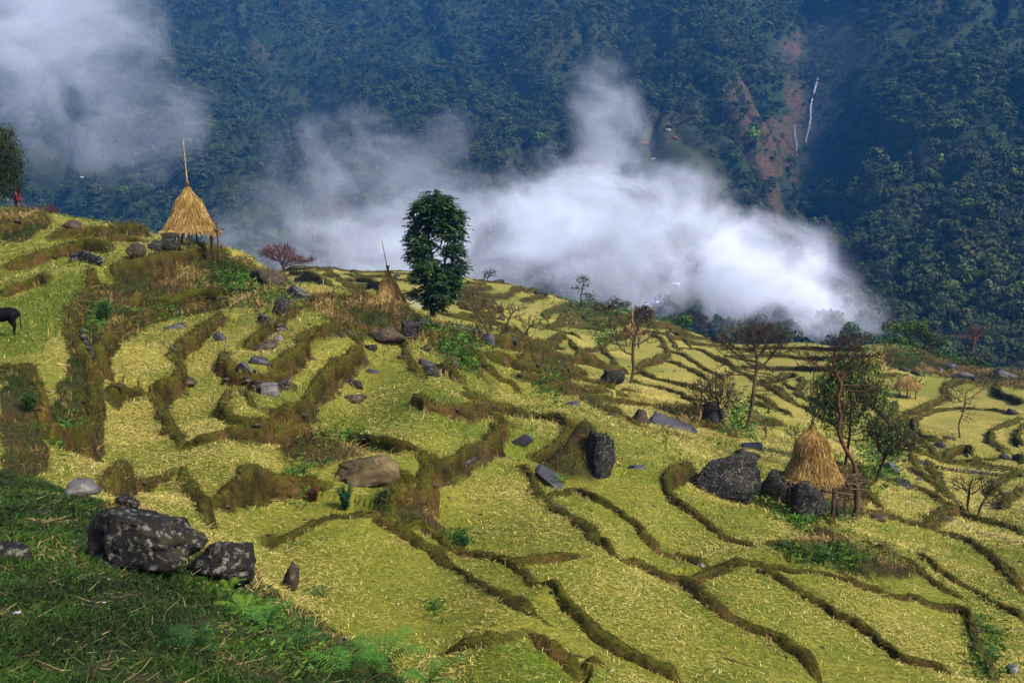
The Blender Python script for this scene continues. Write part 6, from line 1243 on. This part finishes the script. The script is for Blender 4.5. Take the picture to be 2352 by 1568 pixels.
# lone poles
for u, v, h_, lb in [(743,662,22,'thin pale pole standing in the far yellow field left of the pale haystack'),(1868,1000,130,'thin dark pole standing among the trees right of the near haystack pole')]:
    B = hit(u, v)[0]; m = B[1]/F_PX; mb = MB(); tube(mb, [(0, 0, -.2), (0, 0, h_*m*.5), (.4*m, 0, h_*m)], [.9*m, .8*m, .6*m], 6); o = mb.build("pole", M_POLE if h_ < 50 else M_DPOLE); o.location = B; tag(o, lb, 'pole')
# ---------------------------------------------------------------- bodies: swelling tubes fused into one skin
def fused(name, chains, mat, voxel, parent=None, smooth=2):
    mb = MB()
    for P, R in chains:
        P = np.array(P, float)
        if len(P) > 2: R = np.interp(np.linspace(0, len(P)-1, (len(P)-1)*4+1), np.arange(len(P)), R); P = catmull(P, 4)
        tube(mb, P, R, 10)
        for q in (0, -1):
            th, ph = np.meshgrid(np.linspace(0, 2*math.pi, 10, endpoint=False), np.linspace(-1.4, 1.4, 6)); S = np.stack([np.cos(ph)*np.cos(th), np.cos(ph)*np.sin(th), np.sin(ph)], -1).reshape(-1, 3)*R[q]+P[q]
            ii = np.arange(5)[:, None]*10; jj = np.arange(10)[None]; j2 = (jj+1) % 10; n0 = len(S); S = np.vstack([S, S[:10].mean(0), S[-10:].mean(0)])
            mb.add(S, [(n0, (k+1) % 10, k) for k in range(10)]+[(n0+1, 50+k, 50+(k+1) % 10) for k in range(10)], np.stack([ii+jj, ii+j2, ii+10+j2, ii+10+jj], -1).reshape(-1, 4))
    o = mb.build(name, mat, parent); r = o.modifiers.new("skin", 'REMESH'); r.mode = 'VOXEL'; r.voxel_size = voxel; r.use_smooth_shade = True; s = o.modifiers.new("soft", 'SMOOTH'); s.factor = .5; s.iterations = smooth
    dg = bpy.context.evaluated_depsgraph_get(); me = bpy.data.meshes.new_from_object(o.evaluated_get(dg)); o.modifiers.clear(); o.data = me
    if mat and not me.materials: me.materials.append(mat)
    return o
M_COW = simple_mat("black_hide", (.0004, .0004, .0005), (.0016, .0014, .0014), 5, .8, .08, space='obj'); M_HORN = simple_mat("horn", (.03, .025, .02), (.09, .08, .06), 9, .5, .3, space='obj')
def cow():
    B = hit(38, 770)[0]; m = B[1]/F_PX; H = 66*m; k = H/1.22; t = empty("cow", B, 0, 'black cow standing in the green field at the left edge, only its hindquarters in view', 'cow')
    # faces left (-X); hind feet near x = 0; one unit = 1.22 m tall animal
    X = lambda P: [(a*k, b*k, c*k) for a, b, c in P]; R = lambda q: [x*k for x in q]
    ch = [(X([(-.02,0,.92),(-.2,0,.93),(-.55,0,.88),(-.95,0,.90),(-1.22,0,.95)]), R([.20,.27,.31,.28,.20])), (X([(0,0,1.06),(-.3,0,1.10),(-.7,0,1.06),(-1.1,0,1.12)]), R([.10,.12,.12,.12])), (X([(-1.2,0,1.0),(-1.42,0,1.0),(-1.6,0,.92)]), R([.19,.15,.12])), (X([(-1.58,0,.95),(-1.76,0,.80),(-1.9,0,.66)]), R([.125,.10,.075])),
          (X([(-1.6,.10,1.02),(-1.58,.22,1.03)]), R([.05,.025])), (X([(-1.6,-.10,1.02),(-1.58,-.22,1.03)]), R([.05,.025]))]
    for s, dx in ((.15, -.06), (-.15, .06)):
        ch.append((X([(-.12+dx,s,.86),(-.16+dx,s,.62),(-.06+dx,s,.40),(-.09+dx,s,.20),(-.09+dx,s,.05),(-.13+dx,s,.02)]), R([.20,.135,.062,.045,.048,.055])))
        ch.append((X([(-1.12-dx,s,.80),(-1.12-dx,s,.55),(-1.14-dx,s,.36),(-1.12-dx,s,.18),(-1.12-dx,s,.05),(-1.15-dx,s,.02)]), R([.15,.09,.06,.042,.048,.055])))
    fused("body", ch, M_COW, .032*k, t)
    mb = MB(); tube(mb, X([(.16,0,1.02),(.20,0,.9),(.20,.02,.66),(.19,.02,.44)]), R([.03,.022,.018,.012]), 7); tube(mb, X([(.19,.02,.46),(.19,.03,.36),(.185,.03,.26)]), R([.02,.035,.008]), 7); mb.build("tail", M_COW, t)
    for s in (1, -1): mb = MB(); tube(mb, X([(-1.62,.07*s,1.05),(-1.64,.16*s,1.13),(-1.67,.17*s,1.22)]), R([.03,.024,.006]), 7); mb.build("horn", M_HORN, t)
cow()
M_SKIN = simple_mat("skin", (.10, .05, .03), (.16, .085, .05), 12, .6, .3, space='obj'); M_CLOAK = simple_mat("crimson_cloth", (.030, .002, .007), (.085, .005, .017), 6, .85, .15, space='obj', bump=.02); M_SKIRT = simple_mat("dark_skirt", (.008, .004, .006), (.03, .012, .016), 6, .9, .1, space='obj'); M_SCARF = simple_mat("pink_headscarf", (.12, .05, .04), (.26, .14, .12), 14, .85, .1, space='obj'); M_HAIR = simple_mat("black_hair", (.004, .003, .003), (.012, .009, .008), 20, .6, .3, space='obj')
def person():
    B = hit(41, 478)[0]; m = B[1]/F_PX; k = 45*m/1.5; t = empty("person", B, math.radians(0), 'person in a crimson cloak and pale pink headscarf on the hill edge at far left', 'person')
    X = lambda P: [(a*k, b*k, c*k) for a, b, c in P]; R = lambda q: [x*k for x in q]
    # seen from behind and the left, turned a little to the left (-X) and away (+Y)
    ch = [(X([(0,0,.82),(0,.02,1.0),(-.01,.03,1.2),(-.02,.04,1.30)]), R([.15,.14,.165,.13])), (X([(-.03,.04,1.30),(-.05,.06,1.40)]), R([.065,.055])), (X([(-.06,.07,1.45),(-.065,.08,1.55)]), R([.085,.082])), (X([(-.125,.11,1.455),(-.15,.12,1.45)]), R([.03,.016])), (X([(-.08,.12,1.41),(-.11,.14,1.40)]), R([.05,.035])), (X([(-.03,.15,1.49),(-.03,.16,1.47)]), R([.022,.02])), (X([(-.05,-.01,1.49),(-.05,-.02,1.47)]), R([.022,.02]))]
    for s, dx in ((.09, -.12), (-.09, .14)):
        ch.append((X([(0,s,.82),(dx*.5,s,.45),(dx*1.0+.02,s,.10),(dx-.02,s,.03),(dx-.16,s,.02)]), R([.11,.075,.048,.045,.03])))
    for s, dx in ((.2, -.10), (-.2, .06)):
        ch.append((X([(-.02,s,1.24),(dx,s*1.15,.98),(dx-.12,s*.95,.80)]), R([.06,.048,.036])))
        hx, hy = dx-.13, s*.95
        for q in range(4): ch.append((X([(hx,hy+(q-1.5)*.02,.78),(hx-.02,hy+(q-1.5)*.022,.70-.008*(q % 3)),(hx-.045,hy+(q-1.5)*.02,.66)]), R([.014,.011,.009])))
        ch.append((X([(hx,hy-.02,.78),(hx-.045,hy-.02,.74)]), R([.014,.010])))
    fused("body", ch, M_SKIN, .0155*k, t, 1)
    def lathe(nm, mat, rows):
        mb = MB(); K = 22; th = np.arange(K)*2*math.pi/K; V = []
        for (cx, cy, z, rx, ry, f) in rows: w_ = 1+f*np.sin(th*5+z*3); V.append(np.column_stack([(cx+rx*np.cos(th)*w_)*k, (cy+ry*np.sin(th)*w_)*k, np.full(K, z*k)]))
        i = np.arange(len(rows)-1)[:, None]*K; j = np.arange(K)[None]; j2 = (j+1) % K; mb.add(np.vstack(V), None, np.stack([i+j, i+j2, i+K+j2, i+K+j], -1).reshape(-1, 4)); mb.build(nm, mat, t, True)
    lathe("cloak", M_CLOAK, [(.10,-.02,.55,.30,.26,.09),(.08,-.02,.62,.30,.27,.08),(.04,0,.85,.27,.27,.05),(.0,.02,1.08,.235,.28,.04),(-.01,.03,1.25,.19,.25,.03),(-.02,.04,1.34,.12,.15,.02),(-.03,.05,1.38,.08,.085,0)])
    lathe("skirt", M_SKIRT, [(-.02,0,.18,.21,.19,.08),(-.01,0,.4,.20,.18,.06),(0,0,.62,.19,.18,.04),(0,0,.86,.165,.17,.02)])
    lathe("headscarf", M_SCARF, [(-.035,.055,1.46,.092,.10,.03),(-.04,.065,1.52,.106,.106,.03),(-.05,.07,1.58,.10,.10,.03),(-.055,.075,1.625,.07,.07,.02),(-.055,.075,1.645,.01,.01,0)])
    lathe("hair", M_HAIR, [(-.03,.05,1.37,.05,.06,0),(-.03,.05,1.42,.082,.09,0),(-.035,.055,1.47,.088,.095,0)])
    mb = MB()
    for s in (-.035, .035): mb.add(*[np.array([(-.134,.115+s+dy,1.495+dz) for dy, dz in ((-.012,0),(0,-.006),(.012,0),(0,.006))])*k, None, [(0,1,2,3)]])
    mb.build("eyes", M_HAIR, t)
person()
# ---------------------------------------------------------------- ferns
M_FERN = blade_mat("fern_green", [(0, (.010, .040, .006)), (.5, (.030, .095, .012)), (1, (.085, .17, .02))], .35); M_DFERN = blade_mat("dark_fern", [(0, (.004, .018, .004)), (.6, (.012, .042, .008)), (1, (.03, .08, .012))], .3); M_YFERN = blade_mat("yellow_fern", [(0, (.03, .08, .006)), (.5, (.075, .15, .010)), (1, (.16, .24, .03))], .35)
def frond_mesh(L, W, seed, mat, arch=.5, n=17):
    g = np.random.default_rng(seed); V = []; Q = []; A = []; t = np.linspace(0, 1, n+2)
    mid = np.column_stack([t*L*.92, g.normal(0, .006, n+2).cumsum()*L*.4, L*(arch*1.5*t-arch*1.25*t*t)])
    for k in range(1, n+1):
        w = W*math.sin(math.pi*(.12+.86*(1-t[k]))**.8)*(1.1 if t[k] < .6 else 1-.6*(t[k]-.6)); p = mid[k]; d = mid[k+1]-mid[k-1]; d /= np.linalg.norm(d); pl_ = L/n*.62
        for s in (1, -1):
            sd = np.array([d[0]*.35, s*.95, -.18+g.normal(0, .06)]); sd /= np.linalg.norm(sd)
            # each leaflet is a row of small teeth
            for q in range(3):
                a0 = p+sd*w*q/3; a1 = p+sd*w*(q+1)/3; wd = pl_*(1-.28*q); o = len(V); V += [a0-d*wd*.5, a0+d*wd*.5, a1+d*wd*.30, a1-d*wd*.24]; Q.append((o, o+1, o+2, o+3)); A += [np.clip(.45+.2*t[k]+g.normal(0, .12), 0, 1)]*4
    for k in range(n+1):
        o = len(V); s = np.array([0, .012*L*(1-t[k])+.002, 0]); V += [mid[k]-s, mid[k]+s, mid[k+1]+s*.8, mid[k+1]-s*.8]; Q.append((o, o+1, o+2, o+3)); A += [.15]*4
    return mesh_np("frond", np.array(V), np.array(Q), mat, False, {'tint': np.array(A)})
FR = {mt.name: [frond_mesh(1, .20+.03*k, 600+k, mt, .45+.12*k) for k in range(3)] for mt in (M_FERN, M_DFERN, M_YFERN)}
def fern(u, v, size, nf, mat, label, seed, up=.0):
    g = np.random.default_rng(seed); B = hit(u, v)[0]; m = B[1]/F_PX; t = empty("fern", B+np.array([0, 0, .01]), g.uniform(0, 6), label, 'fern'); s = size*m
    for k in range(nf):
        f = link("frond", FR[mat.name][g.integers(3)], t); f.rotation_euler = (g.normal(0, .15), -g.uniform(.05, .55)-up, 2*math.pi*k/nf+g.normal(0, .25)); f.scale = [s*g.uniform(.7, 1.15)]*3
for q, (u, v, s, n, mt, lb) in enumerate([(880,1535,150,9,M_FERN,'largest bright green fern at the bottom edge of the foreground bank'), (800,1560,130,8,M_FERN,'bright green fern in the bottom corner of the bank, left of the largest fern'), (985,1575,110,8,M_FERN,'bright fern furthest right along the bottom of the foreground bank'),
    (610,1450,100,8,M_FERN,'light green fern spreading below the end of the huge foreground boulder'), (560,1415,76,7,M_YFERN,'yellow green fern among dry grass below the leaning boulder'), (450,1490,96,10,M_DFERN,'dark green fern low in the middle of the foreground bank'), (320,1240,66,7,M_FERN,'fern growing up the face of the huge foreground boulder'),
    (410,1255,50,6,M_FERN,'small fern in front of the huge foreground boulder, right of the taller one'), (480,1310,52,6,M_YFERN,'small yellow green fern at the gap between the two foreground boulders'), (528,1360,50,6,M_YFERN,'pale yellow green fern in the dry grass at the end of the boulder'), (740,1370,56,6,M_DFERN,'dark feathery fern against the straw field at the edge of the foreground bank'), (690,1490,84,8,M_DFERN,'dark fern among brown stems on the lower foreground bank'),
    (690,1090,46,7,M_FERN,'light fern at the left foot of the split tan rock face'), (740,1072,40,6,M_DFERN,'small fern on the grassy bank above the split tan rock face'), (800,1262,0,0,M_FERN,''), (1820,1268,48,7,M_DFERN,'fern on the bank under the round field left of the weedy hump'), (1900,1285,50,7,M_DFERN,'fern on the weedy hump below the near haystack'), (1730,1120,34,6,M_FERN,'fern at the foot of the huge rounded black boulder'), (2250,1450,46,7,M_DFERN,'fern at the top of the weedy gully in the lower right corner'), (2280,1520,50,7,M_DFERN,'fern low in the weedy gully in the lower right corner'), (1960,1290,36,6,M_YFERN,'bright yellow green fern on the bank right of the weedy hump'), (1290,1110,36,6,M_FERN,'fern growing in the hollow under the overhanging dark slab'), (160,1000,44,7,M_FERN,'fern in the shaded wall at left above the foreground')]):
    if n: fern(u, v, s, n, mt, lb, 700+q)
# the small blue-green feathery bush
def feather_bush(u, v, w, h, label, seed, mat):
    g = np.random.default_rng(seed); B = hit(u, v)[0]; m = B[1]/F_PX; t = empty("feathery_bush", B, 0, label, 'bush'); mb = MB()
    P = []
    for k in range(26):
        a = g.uniform(0, 6.28); r = g.uniform(.1, 1)*w*m*.5; tip = np.array([r*math.cos(a), r*math.sin(a), h*m*g.uniform(.5, 1)]); tube(mb, [(0, 0, -.05), tip*np.array([.4, .4, .6]), tip], [1.0*m, .6*m, .3*m], 4, cap=False)
        for q in np.linspace(.25, 1, 12): P.append(tip*np.array([q**1.3, q**1.3, q]))
    mb.build("stems", M_DTWIG, t); V, F, tt = leaf_quads(np.array(P), g, 7*m, 9, 2.4*m, -.1, .22); link("foliage", mesh_np("foliage", V, F, mat, False, {'tint': tt}), t)
feather_bush(794, 1172, 44, 62, 'blue-green feathery bush beside the small field below the split tan rock', 801, leaf_mat("blue_green_leaf", (.003, .022, .010), (.010, .055, .022), (.03, .11, .04)))
feather_bush(240, 745, 46, 60, 'feathery green shrub on top of the weedy wall beside the cow field', 802, leaf_mat("shrub_green_leaf", (.008, .028, .008), (.028, .075, .018), (.07, .13, .03)))
feather_bush(70, 945, 34, 50, 'feathery green shrub on the weedy wall at the left edge', 803, leaf_mat("shrub_dark_leaf", (.006, .022, .006), (.020, .060, .014), (.05, .11, .02)))
feather_bush(1060, 1262, 56, 34, 'dark low bush on the bank between the two long straw fields at bottom centre', 804, M_DFERN)
feather_bush(720, 1150, 26, 30, 'small reddish-brown weedy bush left of the blue-green feathery bush', 805, M_BRNLEAF)
# ---------------------------------------------------------------- scraps of litter, bits of wood
M_PAPER = simple_mat("white_scrap", (.14, .14, .15), (.26, .26, .27), 30, .7, .3, space='obj')
for q, (u, v, w, lb) in enumerate([(40,1420,28,'crumpled white scrap in the grass near the left edge of the foreground'), (240,1395,14,'small white scrap in the grass left of centre of the foreground bank'), (793,1470,16,'white scrap lying among dark weeds above the largest fern'), (250,1340,10,'tiny white scrap in the grass just below the huge boulder')]):
    g = np.random.default_rng(900+q); B = hit(u, v)[0]; m = B[1]/F_PX; n = 5; X, Y = np.meshgrid(np.linspace(-.5, .5, n), np.linspace(-.5, .5, n)); Z = g.uniform(0, .35, (n, n)); w = w*.55; V = np.stack([X*w*m, Y*w*m*.8, Z*w*m], -1).reshape(-1, 3)+B+np.array([0, 0, .035]); i = np.arange(n-1)[:, None]*n; j = np.arange(n-1)[None]
    me = mesh_np("litter_scrap", V-B, np.stack([i+j, i+j+1, i+n+j+1, i+n+j], -1).reshape(-1, 4), M_PAPER); o = link("litter_scrap", me); o.location = B; so_ = o.modifiers.new("thick", 'SOLIDIFY'); so_.thickness = .002; tag(o, lb, 'litter')
for q, (u, v, w, a, lb) in enumerate([(108,1388,36,.2,'flat curled brown bark strip lying in the foreground grass at left'), (210,1398,40,-.3,'dark brown bark strip below the small white scrap'), (152,1548,24,.5,'pale bark chip near the bottom left of the foreground'), (1700,1524,80,-.5,'long stick lying across the bottom field right of centre'), (1330,1508,30,.1,'short twig in the field at bottom centre'), (2010,1246,120,-.55,'long thin bamboo stick lying down the bank below the gnarled trunk'), (52,842,28,-.1,'forked dark stick lying in the field behind the cow'), (146,840,30,.6,'pale split log end at the edge of the cow field')]):
    g = np.random.default_rng(950+q); B = hit(u, v)[0]; m = B[1]/F_PX; mb = MB(); L = w*m/2; P = np.linspace(-1, 1, 6)[:, None]*np.array([math.cos(a)*L, math.sin(a)*L, 0]); P[:, 2] = zat(B[0]+P[:, 0], B[1]+P[:, 1])-B[2]+.02+.02*m*w*g.uniform(0, .3, 6); tube(mb, P, np.linspace(1.6, .8, 6)*m*(1.7 if w < 45 else 1), 5); o = mb.build("stick", M_WOOD if q not in (2, 5, 7) else M_POLE); o.location = B; tag(o, lb, 'stick')
# ---------------------------------------------------------------- path, waterfalls, far houses
def ribbon(name, P, w, mat, label, lift=.02):
    P = catmull(np.array(P), 6); T = np.gradient(P[:, :2], axis=0); T /= np.linalg.norm(T, axis=1)[:, None]; N = np.column_stack([-T[:, 1], T[:, 0]]); s = np.arange(len(P)); off = np.linspace(-1, 1, 5); ww = w*(1+.3*noise2(s*.4, s*0, 4)); XY = P[:, None, :2]+N[:, None]*(off[None, :, None]*ww[:, None, None]/2); Z = zat(XY[..., 0].ravel(), XY[..., 1].ravel()).reshape(XY.shape[:2])+lift-.03*np.abs(off)[None]**3
    V = np.concatenate([XY, Z[..., None]], -1).reshape(-1, 3); i = np.arange(len(P)-1)[:, None]*5; j = np.arange(4)[None]; return tag(link(name, mesh_np(name, V, np.stack([i+j, i+j+1, i+6+j, i+5+j], -1).reshape(-1, 4), mat, True)), label, None, None, 'structure')
u, v = uv('D5', [(480,465),(650,520),(850,600),(1050,680),(1200,750),(1350,820),(1500,880),(1640,960),(1800,1030),(2000,1090),(2321,1160)]); ribbon("footpath", hit(u, v), .55, simple_mat("trodden_earth", (.022, .014, .009), (.080, .055, .040), 5, .95, .1), 'narrow brown earth path running down past the haystack to the right edge', .03)
u, v = [1740,1780,1830,1862], [1040,1046,1054,1066]; ribbon("footpath", hit(u, v), .5, bpy.data.materials["trodden_earth"], 'short stretch of earth path behind the huge black boulder', .03)
M_WATER = NT("white_water"); _p = M_WATER.obj(); M_WATER = M_WATER.finish(M_WATER.mix(M_WATER.ramp(M_WATER.noise(.6, _p, 4, .7), [(.35, 0.0), (.6, 1.0)]), (.05, .05, .08), (.24, .24, .30)), .4, .5)
for q, (pts_, w, lb) in enumerate([([(1877,178),(1872,196),(1868,214),(1862,232),(1860,250),(1859,268),(1857,292)], 3.4, 'thin white waterfall dropping down the dark ravine'), ([(1858,292),(1852,310),(1848,330)], 2.0, 'faint lower strand of the ravine waterfall'), ([(1822,290),(1823,310),(1826,335),(1829,362)], 2.2, 'short white cascade left of the main waterfall, lower down'), ([(2014,5),(2016,20),(2019,36)], 1.6, 'faint waterfall at the top edge of the mountainside')]):
    uu, vv = np.array(pts_, float).T; W = mhit(uu, vv); W[:, 1] -= 3.5; W[:, 2] += 1.0; mb = MB(); g = np.random.default_rng(q); P = catmull(W, 5); 
    for k in range(4): tube(mb, P+np.column_stack([noise2(np.arange(len(P))*.7+k*9, np.arange(len(P))*0, q), 0*P[:, 0], 0*P[:, 0]])*.8+np.array([g.normal(0, .5), 0, 0]), w*.28*g.uniform(.16, .34)*(.6+.5*np.abs(noise2(np.arange(len(P))*.9, np.arange(len(P))*0+k, q+5))), 5)
    tag(mb.build("waterfall", M_WATER), lb, None, None, 'structure')
M_WALLW = simple_mat("whitewashed_wall", (.10, .095, .09), (.17, .165, .155), 1.5, .9, .1, space='obj'); M_WALLB = simple_mat("brown_wall", (.03, .018, .012), (.08, .05, .032), 1.5, .9, .1, space='obj'); M_DARKIN = simple_mat("dark_opening", (.004, .003, .003), (.01, .008, .007), 2, .9, .05, space='obj')
ROOFC = {'blue': simple_mat("blue_sheet_roof", (.006, .04, .14), (.012, .07, .22), 1.2, .4, .4, space='obj'), 'pale': simple_mat("pale_sheet_roof", (.10, .12, .17), (.16, .19, .25), 1.2, .4, .4, space='obj'), 'red': simple_mat("rust_red_roof", (.05, .014, .010), (.09, .028, .018), 1.2, .6, .2, space='obj'), 'white': simple_mat("white_sheet_roof", (.10, .10, .12), (.16, .16, .18), 1.2, .4, .4, space='obj')}
for q, (u, v, w, rc, lb, wall) in enumerate([(1505,700,18,'blue','blue-roofed farmhouse on the fields below the fog',0), (1522,701,12,'pale','white-fronted shed adjoining the blue-roofed farmhouse',1), (1483,704,14,'white','low white shelter left of the blue-roofed farmhouse',0), (1552,658,18,'pale','pale grey-roofed hut higher in the fog above the blue-roofed farmhouse',1), (1482,335,14,'red','rust-red hut on the left of the high fields under the clearing',0), (1550,320,10,'red','small reddish hut right of the rust-red one on the high fields',0), (1535,302,9,'white','tiny pale hut above the reddish huts on the high fields',1), (1575,328,8,'red','tiniest reddish hut at the right of the high fields',0), (1385,456,10,'white','tiny white hut at the upper edge of the fog',1), (1500,368,8,'white','tiny white hut on the high fields just above the fog',1), (70,266,14,'blue','blue-roofed house high on the left mountainside under the cloud',1), (160,409,10,'red','small red-roofed house on the lower left mountainside',1), (188,410,8,'pale','small pale house right of the red-roofed one at lower left',1), (596,554,9,'white','tiny white house seen right of the tall haystack',1), (1522,190,10,'red','small dark hut in the clearing high on the spur',0)]):
    B = mhit(u, v)[0]; m = B[1]/F_PX; W = w*m; D = W*.6; Hh = W*.30; t = empty("farmhouse", B, .12*((q*7) % 5-2), lb, 'house')
    mb = MB(); box(mb, (0, 0, Hh*.35), (W, D, Hh*1.7)); mb.build("wall", M_WALLW if wall else M_WALLB, t)
    mb = MB(); z0 = Hh*1.2; z1 = z0+W*.22; ov = 1.12; x = W*ov/2; y = D*.68; th = W*.03
    for s in (-1, 1): mb.add([(-x, s*y, z0-W*.05), (x, s*y, z0-W*.05), (x, 0, z1), (-x, 0, z1), (-x, s*y, z0-W*.05+th), (x, s*y, z0-W*.05+th), (x, 0, z1+th), (-x, 0, z1+th)], None, [(0, 1, 2, 3), (7, 6, 5, 4), (0, 4, 5, 1), (1, 5, 6, 2), (0, 3, 7, 4)])
    for s in (-1, 1): mb.add([(s*W*.49, -D/2, z0), (s*W*.49, D/2, z0), (s*W*.49, 0, z1-.01*W)], [(0, 1, 2)])
    mb.build("roof", ROOFC[rc], t); mb = MB(); box(mb, (W*.05, -D/2-.01*W, Hh*.55), (W*.16, W*.02, Hh*1.1)); mb.build("door", M_DARKIN, t)
    if w > 11:
        for sx in (-.3, .34): mb = MB(); box(mb, (W*sx, -D/2-.01*W, Hh*.72), (W*.13, W*.02, Hh*.42)); mb.build("window", M_DARKIN, t)
# smoke drifting past the foot of the tall tree
m_ = CLM.copy(); m_.materials.append(cloud_mat("smoke_vapour", .22, 31, 3.0, .35, 1.6)); o = link("smoke", m_); B = hit(955, 712)[0]; o.location = B+np.array([.4, -2, 1.0]); o.scale = (2.0, 2.0, 1.6); tag(o, 'faint bluish smoke drifting left of the foot of the tall dark green tree', None, None, 'stuff')
